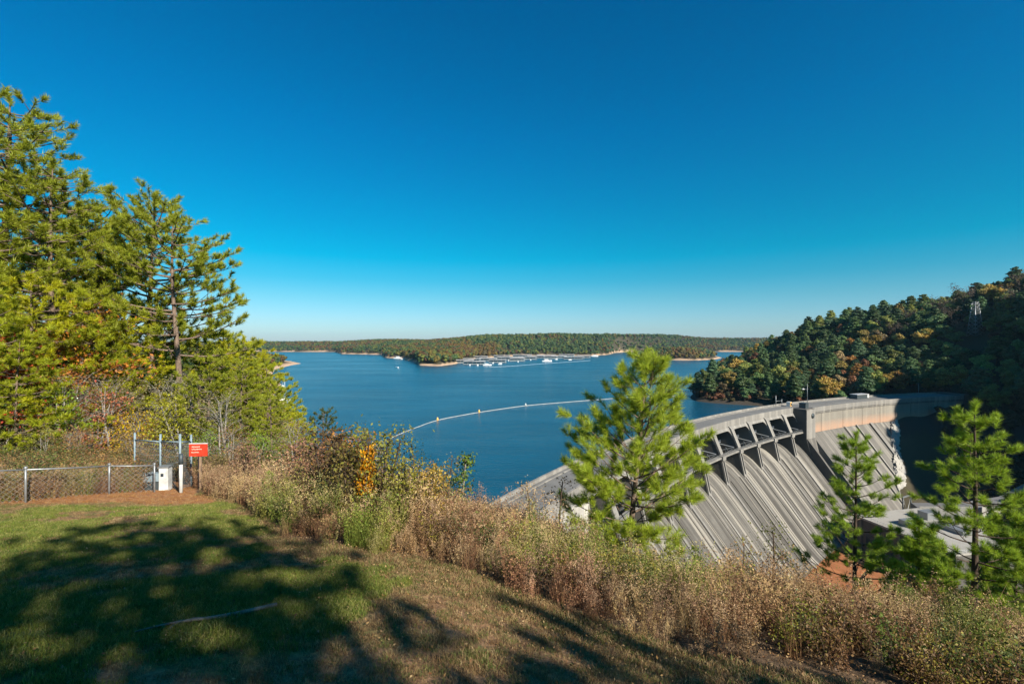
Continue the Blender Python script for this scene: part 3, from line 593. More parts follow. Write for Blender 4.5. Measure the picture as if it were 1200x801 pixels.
def pine(name, seed, H, base, spread, whorl, per, prof, up=.5, tuft=(.32, 60, .17, .004), twig=.28, trunk_r=.09, lean=(0, 0), bend=.25, bark_m='bark_pine', limb_r=.022, sub=1.0, gap=0.0):
    """returns (trunk mesh, branch mesh, needle mesh)"""
    r = np.random.default_rng(seed); zz = np.linspace(-.6, H, 16)
    tx = lean[0]*(zz/H)**1.5+.02*H*np.sin(zz/H*5+seed)*bend; ty = lean[1]*(zz/H)**1.5+.02*H*np.cos(zz/H*4+seed)*bend-.02*H*bend*cos(seed)
    P = np.stack([tx, ty, zz], 1); rad = trunk_r*(1-np.clip(zz/H, 0, 1))**.8+.012*trunk_r/.09; rad[0] *= 1.35
    tm = np_mesh('trunk', *tube(P, rad, 10), M[bark_m], smooth=True)
    at = lambda z: np.array([np.interp(z, zz, tx), np.interp(z, zz, ty), z]); BV = []; C = []; D = []; Ls = []
    z = base*H; ph = seed*1.0
    while z < H*.985:
        f = (z-base*H)/(H*(1-base)); Lb = spread*prof(f); k = per if f < .8 else max(3, per-1)
        for j in range(k):
            if r.random() < gap*(1-f): continue
            a = ph+2*pi*j/k+r.uniform(-.35, .35); L = Lb*r.uniform(.62, 1.15); o = at(z+r.uniform(-.5, .5)*whorl*.5); el = up*(.35+1.1*f)+r.uniform(-.15, .15)
            n = 6; t = np.linspace(0, 1, n); h = np.array([cos(a), sin(a), 0]); sdv = np.array([-sin(a), cos(a), 0])
            pts = o+np.outer(t*L*cos(el), h)+np.outer(L*(t*sin(el)+.28*(t**2-t*.55)), [0, 0, 1])+np.outer(L*.10*np.sin(t*3+seed+j)*r.uniform(-1, 1), sdv)
            rr_ = limb_r*(L/spread+.35)*(1-t*.82); BV.append((*tube(pts, rr_, 5), 0))
            tip = pts[-1]-pts[-2]; tip = tip/np.linalg.norm(tip); C.append(pts[-1]+tip*.1); D.append(tip); Ls.append(1.2)
            ns = max(2, int(L*.78/twig*sub))
            for q in range(ns):
                tt = .24+.76*(q+r.random())/ns; b0 = np.array([np.interp(tt, t, pts[:, i]) for i in range(3)]); s_ = 1 if q % 2 else -1
                dv = h*r.uniform(.35, .9)+sdv*s_*r.uniform(.5, 1.0)+np.array([0, 0, r.uniform(.05, .75)]); dv /= np.linalg.norm(dv); ll = min(L*.45, twig*2.6)*r.uniform(.45, 1.1)*(1.15-.5*tt)
                e = b0+dv*ll; dv2 = dv+np.array([0, 0, .55]); dv2 /= np.linalg.norm(dv2); BV.append((*tube([b0, (b0+e)/2+r.normal(size=3)*.02, e], [limb_r*.35, limb_r*.27, limb_r*.2], 3), 0))
                C.append(e+dv2*tuft[0]*.4); D.append(dv2); Ls.append(r.uniform(.7, 1.1))
                for g in range(1 if ll < twig*1.2 else 2):
                    w_ = b0+dv*ll*r.uniform(.45, .9)+r.normal(size=3)*.04; dg = dv+xyz_rand(1, r)[0]*.7+np.array([0, 0, .4]); dg /= np.linalg.norm(dg); C.append(w_+dg*tuft[0]*.6); D.append(dg); Ls.append(r.uniform(.6, 1.0))
        z += whorl*r.uniform(.75, 1.25)*(1-.35*f); ph += 1.1
    top = at(H); 
    for q in range(4): dv = np.array([r.normal()*.25, r.normal()*.25, 1]); dv /= np.linalg.norm(dv); C.append(top+dv*tuft[0]*(.7+.4*(q == 0))); D.append(dv); Ls.append(1.3)
    V, fs, mi = join(BV); bm_ = np_mesh('branches', V, fs, M[bark_m], smooth=True)
    V, T = tufts(np.array(C), np.array(D), tuft[0]*np.array(Ls), tuft[1], tuft[2], tuft[3], r); nm = np_mesh('needles', V, T, M['needle'])
    return tm, bm_, nm
def broad(name, seed, H, spread, leaf, nleaf, bark_m='bark_grey', base=.25, limbs=11, clump=.5, trunk_r=.08, leaves=True, lean=(0, 0), stems=1, flat=.55):
    r = np.random.default_rng(seed); BV = []; TV = []; tips = []
    for sidx in range(stems):
        ox, oy = (r.normal(size=2)*.12*(stems > 1)); zz = np.linspace(-.4, H*.86, 9); wob = .03*H
        lx, ly = (lean[0]+(r.normal()*H*.14 if stems > 1 else 0)), (lean[1]+(r.normal()*H*.14 if stems > 1 else 0))
        P = np.stack([ox+lx*(zz/H)+wob*np.sin(zz/H*4+seed+sidx), oy+ly*(zz/H)+wob*np.cos(zz/H*3+seed*2+sidx)-wob*cos(seed*2+sidx), zz], 1)
        TV.append((*tube(P, trunk_r*(1-np.clip(zz/H, 0, 1))**.9+.01, 7), 0))
        for k in range(limbs):
            f = (k+r.random())/limbs; z = H*(base+(.84-base)*f); o = np.array([np.interp(z, zz, P[:, i]) for i in range(3)]); a = r.uniform(0, 2*pi); L = spread*(1-.55*f)*r.uniform(.6, 1.15); el = .25+.7*f+r.uniform(-.15, .2)
            e = o+np.array([cos(a)*cos(el), sin(a)*cos(el), sin(el)])*L; m_ = (o+e)/2+np.array([0, 0, L*.06])+r.normal(size=3)*L*.05
            BV.append((*tube([o, m_, e], [trunk_r*.35*(1-.5*f), trunk_r*.2, trunk_r*.07], 4), 0)); tips.append((e, L))
            for q in range(5):
                t = r.uniform(.35, .95); b0 = o+(e-o)*t; a2 = a+r.uniform(-1.3, 1.3); l2 = L*r.uniform(.25, .5); e2 = b0+np.array([cos(a2), sin(a2), r.uniform(-.1, .7)])*l2
                BV.append((*tube([b0, (b0+e2)/2+r.normal(size=3)*l2*.06, e2], [trunk_r*.12, trunk_r*.08, trunk_r*.03], 3), 0)); tips.append((e2, l2))
    tm = np_mesh('trunk', *(lambda j: (j[0], j[1]))(join(TV)[:2]), M[bark_m], smooth=True)
    V, fs, mi = join(BV); bm_ = np_mesh('branches', V, fs, M[bark_m], smooth=True)
    if not leaves: return tm, bm_, None
    per = max(4, nleaf//len(tips)); T0 = np.array([t[0] for t in tips]); C = np.repeat(T0, per, 0); off = r.normal(size=C.shape)*clump*.55; off[:, 2] *= flat; C = C+off
    V, Q = quads(C, leaf, r, up=.6); lm = np_mesh('leaves', V, Q, M['leaf']); return tm, bm_, lm
def plant_tree(name, meshes, loc, label, cat, color=None, group=None, rz=0.0, sc=1.0, crown='needles'):
    root = empty(name, loc, rz); root.scale = (sc,)*3 if np.ndim(sc) == 0 else sc; tag(root, label, cat, group)
    a = link('trunk', meshes[0], root); link('branches', meshes[1], root)
    if meshes[2] is not None:
        c = link(crown, meshes[2], root)
        if color is not None: c.color = (*color, 1)
    return root

# ------------------------------------------------------------------ geometry-node scatter for what nobody could count
def scatter(name, pts, rot, scl, tint, variants, label):
    """pts (n,3); rot (n,) about Z or (n,3) euler; scl (n,) or (n,3); one object, instances picked at random among variants"""
    n = len(pts); src = bpy.data.collections.new(name+'_source')
    for k, me in enumerate(variants): o = bpy.data.objects.new('%s_source_%02d' % (name, k), me); src.objects.link(o)
    me = bpy.data.meshes.new(name); me.vertices.add(n); me.vertices.foreach_set('co', np.asarray(pts, np.float32).ravel())
    def at(k, typ, arr, key):
        a = me.attributes.new(k, typ, 'POINT'); a.data.foreach_set(key, np.asarray(arr, np.float32).ravel() if typ != 'INT' else np.asarray(arr, np.int32))
    R = np.zeros((n, 3)); 
    if np.ndim(rot) == 1: R[:, 2] = rot
    else: R = rot
    at('rot', 'FLOAT_VECTOR', R, 'vector'); at('scl', 'FLOAT_VECTOR', np.repeat(np.asarray(scl)[:, None], 3, 1) if np.ndim(scl) == 1 else scl, 'vector')
    at('tint', 'FLOAT_COLOR', np.c_[tint, np.ones(n)], 'color'); at('pick', 'INT', rng.integers(0, len(variants), n), 'value')
    o = link(name, me); g = bpy.data.node_groups.new(name, 'GeometryNodeTree'); g.interface.new_socket('Geometry', in_out='INPUT', socket_type='NodeSocketGeometry'); g.interface.new_socket('Geometry', in_out='OUTPUT', socket_type='NodeSocketGeometry')
    gi = g.nodes.new('NodeGroupInput'); go = g.nodes.new('NodeGroupOutput'); ip = g.nodes.new('GeometryNodeInstanceOnPoints'); ci = g.nodes.new('GeometryNodeCollectionInfo')
    ci.inputs['Collection'].default_value = src; ci.inputs['Separate Children'].default_value = True; ci.inputs['Reset Children'].default_value = True; ip.inputs['Pick Instance'].default_value = True
    def na(k, typ): q = g.nodes.new('GeometryNodeInputNamedAttribute'); q.data_type = typ; q.inputs[0].default_value = k; return q.outputs['Attribute']
    L = g.links.new; L(gi.outputs[0], ip.inputs['Points']); L(ci.outputs[0], ip.inputs['Instance']); L(na('pick', 'INT'), ip.inputs['Instance Index'])
    er = g.nodes.new('FunctionNodeEulerToRotation'); L(na('rot', 'FLOAT_VECTOR'), er.inputs[0]); L(er.outputs[0], ip.inputs['Rotation']); L(na('scl', 'FLOAT_VECTOR'), ip.inputs['Scale']); L(ip.outputs[0], go.inputs[0])
    md = o.modifiers.new('scatter', 'NODES'); md.node_group = g
    o.data.materials.append(variants[0].materials[0]); tag(o, label, kind='stuff'); return o

# ------------------------------------------------------------------ the wooded hill on the right and the woods far across the lake
OAK = [(.11, .14, .04), (.08, .12, .04), (.15, .16, .04), (.065, .10, .038)]
AUT = [(.20, .105, .035), (.20, .15, .045), (.25, .17, .045), (.15, .11, .055), (.17, .08, .04)]
PIN = [(.05, .085, .035), (.065, .10, .035), (.042, .072, .034)]
MA = [M['leaf'], M['bark_dark']]
v_oak = [far_crown(100+k, kind='oak', mats=MA) for k in range(5)]; v_pine = [far_crown(120+k, H=20, kind='pine', mats=MA) for k in range(4)]; v_bare = [far_crown(140+k, H=19, kind='bare', mats=MA) for k in range(2)]
MI = [M['leaf_i'], M['bark_dark']]
def swap(me):
    m2 = me.copy(); m2.materials[0] = M['leaf_i']; return m2
i_all = [swap(m) for m in v_oak[:3]+v_pine[:3]]
gx_, gy_ = np.meshgrid(np.arange(110, 640, 11.0), np.arange(-60, 760, 11.0)); X = (gx_+rng.uniform(-4.2, 4.2, gx_.shape)).ravel(); Y = (gy_+rng.uniform(-4.2, 4.2, gy_.shape)).ravel()
Z = gz(X, Y); RH = right_hill(X, Y); s_r = np.hypot(X-DCX, Y-DCY)
ok = (np.abs(Z-RH) < 1.5) & (Z > WATER+1.3)
# keep clear of the dam, its yard and the road
_sa = (_th0-np.arctan2(Y-DCY, X-DCX))*DR; _aa = DR-DECK_W-s_r
near_dam = (_aa > -23) & (_aa < np.where(_sa > 325, 20, 62)) & (_sa < S_END+6) & (Y > 90)
yard = (X < 225) & (Y < 290) & (Y > 120); road = (X < 300) & (Y < 262) & (Y > 190)
TWX, TWY = (1143-600)/F*372.0, 372.0; _u = (X*TWX+Y*TWY)/np.hypot(TWX, TWY); _v = np.abs(X*TWY-Y*TWX)/np.hypot(TWX, TWY); _tl = np.hypot(TWX, TWY)
ok &= ~near_dam & ~yard & ~road & ~((np.hypot(X-TWX, Y-TWY) < 8) | ((_v < 7) & (_u < _tl) & (_u > _tl-45)))
X, Y, Z = X[ok], Y[ok], Z[ok]; d = np.hypot(X, Y); o_ = np.argsort(d); X, Y, Z, d = X[o_], Y[o_], Z[o_], d[o_]
SC_ = rng.choice([.72, .85, .98, 1.12, 1.3], len(X), p=[.15, .25, .3, .2, .1])*rng.uniform(.93, 1.07, len(X)); kind = np.where(rng.random(len(X)) < .36+.25*fbm(X, Y, 60, 77), 'pine', 'oak')
low = (Z < -36) & (Y > 330); SC_[low] *= .92
hor = np.full(1400, 900.0); vis = np.zeros(len(X), bool); ty = np.zeros(len(X))
for i in range(len(X)):
    if Y[i] < 40: continue
    px = 600+X[i]/Y[i]*F; 
    if px > 1225 or px < 700: continue
    top = H0-(Z[i]+18*SC_[i])/Y[i]*F; w = max(2, int(4.5*SC_[i]/Y[i]*F)); a, b = int(max(0, px-w)), int(px+w)+1
    if top < hor[a:b].mean()-1.0: vis[i] = True
    hor[a:b] = np.minimum(hor[a:b], top+2.5)
aut = fbm(X, Y, 45, 55)+.5*fbm(X, Y, 12, 56); hi = smooth01((Z-15)/35)*.5
isaut = (aut+hi+rng.uniform(-.35, .35, len(X)) > .24) & (kind == 'oak'); isaut |= (X > 235) & (X < 285) & (Y < 385) & (Y > 325) & (rng.random(len(X)) < .5)
cols = np.zeros((len(X), 3))
for i in range(len(X)): cols[i] = random.choice(AUT if isaut[i] else (PIN if kind[i] == 'pine' else OAK))
cols *= rng.choice([.9, 1.2, 1.55, 2.0], (len(X), 1), p=[.25, .3, .28, .17])
sel = np.where(vis)[0][:292]
def where_on_hill(x, y, z):
    if z < -36 and y > 320: return random.choice(['on the low spit behind the dam']) if x > 200 else 'on the point where the spit meets the lake'
    if z > 30: return 'high on the ridge against the sky'
    if z > 0: return 'on the upper slope above the dam'
    if y > 470: return 'on the far shoulder falling to the lake'
    if x > 300 and y < 330: return 'on the shaded flank beside the dam\'s end'
    return 'on the lower slope behind the dam crest'
def beside(px):
    for a, w in ((842, 'at its lake end'), (872, 'above the hidden gates'), (898, 'above the middle gates'), (920, 'behind the short mast'), (938, 'behind the orange-doored cabinet'), (962, 'behind the lamp post'), (985, 'between lamp post and shed'), (1025, 'behind the flat-roofed shed'), (1060, 'above the sunlit wall panels'), (1100, 'above the shaded wall panels'), (1135, 'just left of the lattice tower'), (1160, 'near the lattice tower')):
        if px < a: return w
    return 'right of the lattice tower'
cnt = {}
for i in sel:
    k = kind[i]; bare = (not isaut[i]) and Z[i] > -5 and random.random() < .17
    me = random.choice(v_bare if bare else (v_pine if k == 'pine' else v_oak)); o = link('bare_tree' if bare else ('pine_tree' if k == 'pine' else 'oak_tree'), me, None, (X[i], Y[i], Z[i]-.3))
    o.rotation_euler = (0, 0, random.uniform(0, 6.28)); s = SC_[i]; o.scale = (s*random.uniform(.75, 1.2), s*random.uniform(.75, 1.2), s*random.uniform(.9, 1.15)); c = cols[i]; o.color = (*c, 1)
    if bare:
        o.color = (.13, .10, .075, 1); nb_ = cnt.get('bare', 0); cnt['bare'] = nb_+1
    hue = 'half-bare grey-brown' if bare else ('rust-orange' if c[0] > c[1]*2 else ('golden-brown' if c[0] > c[1]*1.3 else ('dark green' if c[1] < .085 else 'mid green')))
    size = 'small' if s < .82 else ('large' if s > 1.0 else 'middling')
    pxi = 600+X[i]/Y[i]*F; place = where_on_hill(X[i], Y[i], Z[i]).replace('on the point where the spit meets the lake', 'on the point at the lake').replace('on the shaded flank', 'on the flank').replace(' against the sky', '').replace(' behind the dam crest', '').replace(' above the dam', '').replace(' beside the dam\'s end', '').replace(' falling to the lake', '')+', '+beside(pxi)
    tag(o, '%s %s %s %s' % (size, hue, 'pine' if k == 'pine' and not bare else 'tree', place), 'tree', 'hill trees: %s %s %s %s' % (size, hue, 'bare' if bare else k, place))
rest = np.setdiff1d(np.arange(len(X)), sel)
scatter('forest', np.stack([X, Y, Z-.3], 1)[rest], rng.uniform(0, 6.28, len(rest)), SC_[rest], cols[rest], i_all, 'wooded slopes around the hill right of the dam')
# brushy understorey along the spit's edge and the hill foot
def shrub_mesh(seed, mat, R=1.0, n=260, leaf=.16):
    r = np.random.default_rng(seed); parts = []
    for k in range(6):
        c = np.array([r.normal()*.45, r.normal()*.45, r.uniform(.3, .9)])*R; V, Fc = blob(c, np.array([1, 1, .8])*R*.38, r, .35); parts.append((V, Fc, 0)); m = n//6; dd = xyz_rand(m, r); V, Q = quads(c+dd*R*.5*r.uniform(.7, 1.15, (m, 1)), leaf*R, r, nrm=dd); parts.append((V, Q, 0))
    V, fs, mi = join(parts); return np_mesh('shrub', V, fs, mat, mi)
v_sh = [shrub_mesh(200+k, M['leaf_i']) for k in range(4)]
n = 2600; x = rng.uniform(130, 420, n); y = rng.uniform(325, 620, n); z = gz(x, y); k = (z > WATER+1.6) & (np.hypot(x-DCX, y-DCY) > DR+3) & (right_hill(x, y) > z-1)
k2 = k & ((z < WATER+6) | (rng.random(n) < .25)); x, y, z = x[k2], y[k2], z[k2]; nn_ = len(x)
tc_ = np.array([(.10, .045, .03), (.16, .07, .04), (.06, .06, .03), (.09, .075, .035)])[rng.integers(0, 4, nn_)]
scatter('undergrowth', np.stack([x, y, z], 1), rng.uniform(0, 6.28, nn_), rng.uniform(1.6, 4.2, nn_), tc_, v_sh, 'reddish brush along the foot of the wooded hill')
# valley flank below the dam: shaded brush and small trees
n = 2600; x = rng.uniform(150, 440, n); y = rng.uniform(40, 330, n); z = gz(x, y); sr = np.hypot(x-DCX, y-DCY)
k = (right_hill(x, y) > z-1) & (z > -86) & ~((sr > DR-60) & (x < 262+.0*y) & (y > 215)) & ~((x < 196) & (y > 160) & (y < 215)) & ~((np.abs(y-212-.25*(x-200)) < 9) & (x < 300)) & (sr < DR-22)
x, y, z = x[k], y[k], z[k]; nn_ = len(x); tc_ = np.array([(.045, .06, .03), (.09, .07, .03), (.05, .05, .03), (.035, .05, .028)])[rng.integers(0, 4, nn_)]
scatter('valley_woods', np.stack([x, y, z], 1), rng.uniform(0, 6.28, nn_), rng.uniform(.25, .7, nn_), tc_, i_all, 'shaded woods on the valley side below the dam')

# far woods: small crowns by the thousand
def tiny(seed, mat, H=17):
    r = np.random.default_rng(seed); parts = [(*tube([(0, 0, -1), (0, 0, H*.5)], [.3, .2], 3), 0)]
    for k in range(5):
        d = xyz_rand(1, r)[0]; c = np.array([d[0]*H*.16, d[1]*H*.16, H*.58+d[2]*H*.2]); V, Fc = blob(c, np.array([1, 1, .9])*H*.17, r, .4); parts.append((V, Fc, 0)); dd = xyz_rand(16, r); V, Q = quads(c+dd*H*.19, 1.1, r, nrm=dd); parts.append((V, Q, 0))
    V, fs, mi = join(parts); return np_mesh('far_tree', V, fs, mat, mi)
v_t = [tiny(300+k, M['leaf_i']) for k in range(5)]
th = np.radians(rng.uniform(-49, 33, 60000)); yy = np.exp(rng.uniform(np.log(560), np.log(4200), 60000)); x = np.tan(th)*yy; y = yy; z = gz(x, y); k = (z > WATER+2.4) & ~((x > 100) & (y < 1000) & (x < 900)) 
lf = sdf(x, y, LEFT_SHORE); k &= ~((lf > 180) & (y < 1300) & (rng.random(60000) < .5))
x, y, z = x[k], y[k], z[k]
# near the shore and on the skyline keep all, thin the hidden middle
a_ = fbm(x, y, 220, 61)+.5*fbm(x, y, 50, 62)+rng.uniform(-.35, .35, len(x)); FC = np.where((a_ > .20)[:, None], np.array(AUT)[rng.integers(0, 5, len(x))]*[.72, .82, .8], np.array(OAK+PIN)[rng.integers(0, 7, len(x))]*[1.0, 1.02, 1.0])
fs_ = rng.uniform(.7, 1.15, len(x))
# right-mid peninsula and marina point: named trees for the largest
px = 600+x/y*F; big = np.where(((sdf(x, y, PENINSULA) > 0) | ((px > 446) & (px < 545) & (y < 1500))))[0]; big = big[np.argsort(y[big])][:150]
v_obj = []
for me in v_t: m2 = me.copy(); m2.materials[0] = M['leaf']; v_obj.append(m2)
for i in big:
    c = FC[i]; o = link('woodland_tree', random.choice(v_obj), None, (x[i], y[i], z[i]-.3)); o.scale = (fs_[i]*1.1,)*3; o.rotation_euler = (0, 0, random.uniform(0, 6.28)); o.color = (*c, 1)
    hue = 'rust-brown' if c[0] > c[1]*1.6 else ('tan' if c[0] > c[1]*1.2 else 'green'); w = ('on the marina point above the cove with the white boats' if px[i] < 490 else ('on the marina point above its bare tip' if px[i] < 520 else 'on the marina point behind the docks')) if px[i] < 600 else ('on the peninsula across the lake, at its left end' if px[i] < 780 else ('on the middle of the peninsula across the lake' if px[i] < 812 else 'on the right tip of the peninsula across the lake'))
    tag(o, 'small distant %s tree %s' % (hue, w), 'tree', 'distant %s trees %s' % (hue, w))
rest = np.setdiff1d(np.arange(len(x)), big)
scatter('far_forest', np.stack([x, y, z-.3], 1)[rest], rng.uniform(0, 6.28, len(rest)), fs_[rest], FC[rest], v_t, 'autumn woods on the hills across the lake')
# ------------------------------------------------------------------ the overlook: tall weeds, turf, shrubs, pines
def grass_mesh(seed, n, R, h, w, mat, lean=.5):
    r = np.random.default_rng(seed); a = r.uniform(0, 2*pi, n); q = R*np.sqrt(r.random(n)); B = np.stack([q*np.cos(a), q*np.sin(a), np.zeros(n)-.01], 1)
    hh = h*r.uniform(.5, 1.2, n); d = r.normal(size=(n, 2))*lean; sd_ = r.uniform(0, 2*pi, n); S = np.stack([np.cos(sd_), np.sin(sd_), np.zeros(n)], 1)*w
    mid = B+np.stack([d[:, 0]*hh*.25, d[:, 1]*hh*.25, hh*.6], 1); tip = B+np.stack([d[:, 0]*hh, d[:, 1]*hh, hh*.95], 1)
    V = np.stack([B-S, B+S, mid+S*.7, mid-S*.7, tip], 1).reshape(-1, 3); i = np.arange(n)*5
    return np_mesh('grass', V, [np.stack([i, i+1, i+2, i+3], 1), np.stack([i+3, i+2, i+4], 1)], mat)
def weed_mesh(seed, mats, H=1.0, ns=13, fluffy=True, spread=.28):
    r = np.random.default_rng(seed); parts = []
    for k in range(ns):
        a = r.uniform(0, 2*pi); q = spread*sqrt(r.random()); b = np.array([q*cos(a), q*sin(a), -.05]); h = H*r.uniform(.45, 1.12); ln = np.array([r.normal()*.16, r.normal()*.16, 1.0]); e = b+ln*h; m = (b+e)/2+r.normal(size=3)*.03
        wv = np.array([cos(a+1.5), sin(a+1.5), 0])*.0045
        V = np.array([b-wv, b+wv, m+wv*.8, m-wv*.8, e+wv*.4, e-wv*.4]); parts.append((V, np.array([[0, 1, 2, 3], [3, 2, 4, 5]]), 0))
        nb = 5; tp = []
        for j in range(nb):                                     # side sprigs in the upper half
            t = r.uniform(.45, 1.0); p0 = b+(e-b)*t; d = xyz_rand(1, r)[0]; d[2] = abs(d[2])+.35; p1 = p0+d*.16*h*r.uniform(.5, 1.3); w2 = wv*.5
            parts.append((np.array([p0-w2, p0+w2, p1+w2*.5, p1-w2*.5]), np.array([[0, 1, 2, 3]]), 0)); tp.append(p1)
        tp.append(e); T = np.array(tp)
        n = 9 if fluffy else 5; C = np.repeat(T, n, 0)+r.normal(size=(len(T)*n, 3))*np.array([.024, .024, .04])*(1 if fluffy else 1.6); V, Q = quads(C, .013 if fluffy else .022, r); parts.append((V, Q, 1))
        C = b+(e-b)*r.uniform(.1, .85, (7, 1))+r.normal(size=(7, 3))*.025; V, Q = quads(C, .03, r, aspect=1.2); parts.append((V, Q, 0))
    V, fs, mi = join(parts); return np_mesh('weeds', V, fs, mats, mi)
def leafy_mesh(seed, mat, H=1.0, R=.5, n=420, leaf=.035):
    r = np.random.default_rng(seed); parts = []
    for k in range(9):
        a = r.uniform(0, 2*pi); e = np.array([cos(a)*R*r.uniform(.2, .9), sin(a)*R*r.uniform(.2, .9), H*r.uniform(.5, 1.05)]); parts.append((*tube([(0, 0, -.05), e*.5+r.normal(size=3)*.03, e], [.008, .005, .002], 3), 1))
        m = n//9; t = r.uniform(.25, 1.05, (m, 1)); V, Q = quads(e*t+r.normal(size=(m, 3))*np.array([.09, .09, .07])*(.6+H*.5), leaf, r, up=.4); parts.append((V, Q, 0))
    V, fs, mi = join(parts); return np_mesh('leafy_clump', V, fs, mat, mi)
# weeds: two-tone dried stems; the seed heads carry their own pale tone
t = NT('seed_head'); tn = t.attr('tint', 'INSTANCER').outputs['Color']; isl = t.n('ShaderNodeNewGeometry').outputs['Random Per Island']
hc = t.mix(.35, tn, (.38, .28, .18)); hc = t.mix(1.0, hc, t.ramp(isl, [(0, .65), (1, 1.35)]), 'MULTIPLY'); M['seed'] = t.bsdf(hc, .95, spec=.0)
v_w = [weed_mesh(400+k, [M['blade_i'], M['seed']], 1.0, fluffy=True) for k in range(5)]+[weed_mesh(410+k, [M['blade_i'], M['blade_i']], .9, fluffy=False) for k in range(3)]+[grass_mesh(420+k, 60, .16, .85, .0045, M['blade_i'], .35) for k in range(2)]
n = 120000; t_ = np.tan(np.radians(rng.uniform(-45, 52, n))); y = np.exp(rng.uniform(np.log(1.8), np.log(46), n)); x = t_*y; d = weeds_mask(x, y)
ext = np.interp(t_, [-.75, -.5, -.2, .1, .5, 1.2], [5, 9, 12, 14, 16, 16])
dens = smooth01((d+.1)/.7)*(d < ext)*(d > -.25); thin_right = np.where((t_ > .5), smooth01((d-.2)/2.2)*.9+.1, 1.0)
keep = rng.random(n) < np.clip(dens*thin_right*(y**2)/300*1.0*np.where(y > 14, .8, 1.0), 0, 1)*.27
x, y, d = x[keep], y[keep], d[keep]; z = gz(x, y); nn_ = len(x)
def h_of(x, y, d):
    h = .42+.42*smooth01(d/2.0)+.42*fbm(x, y, 1.1, 71)+.15*fbm(x, y, .5, 72); t = x/y
    return h*np.interp(t, [-.7, -.45, -.2, .2, .6, 1.1], [.95, 1.05, 1.0, .82, .78, .85])
WP = np.array([(.32, .20, .10), (.24, .135, .075), (.42, .29, .14), (.17, .095, .055), (.31, .165, .095), (.24, .22, .06), (.16, .19, .04)])
pw = np.clip(.5+.9*fbm(x, y, 2.6, 73), 0, .999); grn = (fbm(x, y, 1.7, 75)+.15*(x/y > .75)*(d < 5)-.16*((x/y > -.6) & (x/y < -.15)) > .24)
ci = np.where(grn, 5+(rng.random(nn_) < .5), (pw*5+rng.uniform(-.8, .8, nn_)).clip(0, 4).astype(int)).astype(int)
rt = np.zeros((nn_, 3)); rt[:, 2] = rng.uniform(0, 6.28, nn_); rt[:, :2] = rng.normal(size=(nn_, 2))*.10
scatter('dry_weeds', np.stack([x, y, z-.02], 1), rt, np.clip(h_of(x, y, d), .22, 1.5)*rng.choice([.7, .85, 1.0, 1.1, 1.35], nn_, p=[.2, .25, .3, .17, .08]), WP[ci]*rng.uniform(.7, 1.3, (nn_, 1)), v_w, 'tall dry seeded weeds along the edge of the lawn')
print('weeds', nn_)
# green and yellow leafy growth low among the weeds
v_l = [leafy_mesh(430+k, [M['leaf_i'], M['bark_dark']], .7, .4, 520, .022) for k in range(4)]
n = 9000; t_ = np.tan(np.radians(rng.uniform(-43, 52, n))); y = np.exp(rng.uniform(np.log(2.2), np.log(30), n)); x = t_*y; d = weeds_mask(x, y); q = fbm(x, y, 2.1, 81)
k = (d > .1) & (d < 9) & (q > .22-.04*(x/y > .7)) & (rng.random(n) < .32); x, y, z = x[k], y[k], gz(x[k], y[k]); nn_ = len(x)
LC = np.array([(.10, .13, .025), (.17, .16, .03), (.07, .09, .025), (.14, .08, .035), (.24, .19, .04)])[rng.integers(0, 5, nn_)]
scatter('undergrowth', np.stack([x, y, z], 1), rng.uniform(0, 6.28, nn_), rng.uniform(.5, 1.0, nn_), LC, v_l, 'low leafy plants among the dry weeds')
# turf
v_g = [grass_mesh(450+k, 40, .12, .06, .0036, M['blade_i']) for k in range(5)]
n = 260000; t_ = np.tan(np.radians(rng.uniform(-49, 49, n))); y = np.exp(rng.uniform(np.log(2.6), np.log(26), n)); x = t_*y; d = weeds_mask(x, y)
c = ground_colour(x, y, np.zeros(n)); green = c[:, 1] > c[:, 0]*1.02; k = (d < .3) & (x > -30)
keep = k & (rng.random(n) < np.clip((y**2)/60, .09, 1)*np.where(green, .62, .30)); x, y, green, d = x[keep], y[keep], green[keep], d[keep]; z = gz(x, y); nn_ = len(x); print('turf', nn_)
GC = np.where(green[:, None], np.array([(.15, .18, .035), (.19, .20, .045), (.11, .15, .035), (.28, .25, .09)])[rng.integers(0, 4, nn_)], np.array([(.30, .20, .10), (.22, .135, .07), (.36, .26, .14), (.13, .15, .045)])[rng.integers(0, 4, nn_)])
clayz = (c[keep][:, 0] > c[keep][:, 1]*1.75); GC[clayz] = np.array([(.34, .17, .07), (.28, .14, .06), (.38, .24, .12)])[rng.integers(0, 3, int(clayz.sum()))]
tall = 1+.9*smooth01((d+1.2)/1.3)+.5*(fbm(x, y, .8, 91) > .45)
scatter('turf', np.stack([x, y, z], 1), rng.uniform(0, 6.28, nn_), (.75+.012*y)*tall*np.where(green, 1, .62), GC*rng.uniform(.8, 1.2, (nn_, 1)), v_g, 'short patchy lawn grass and dry straw')
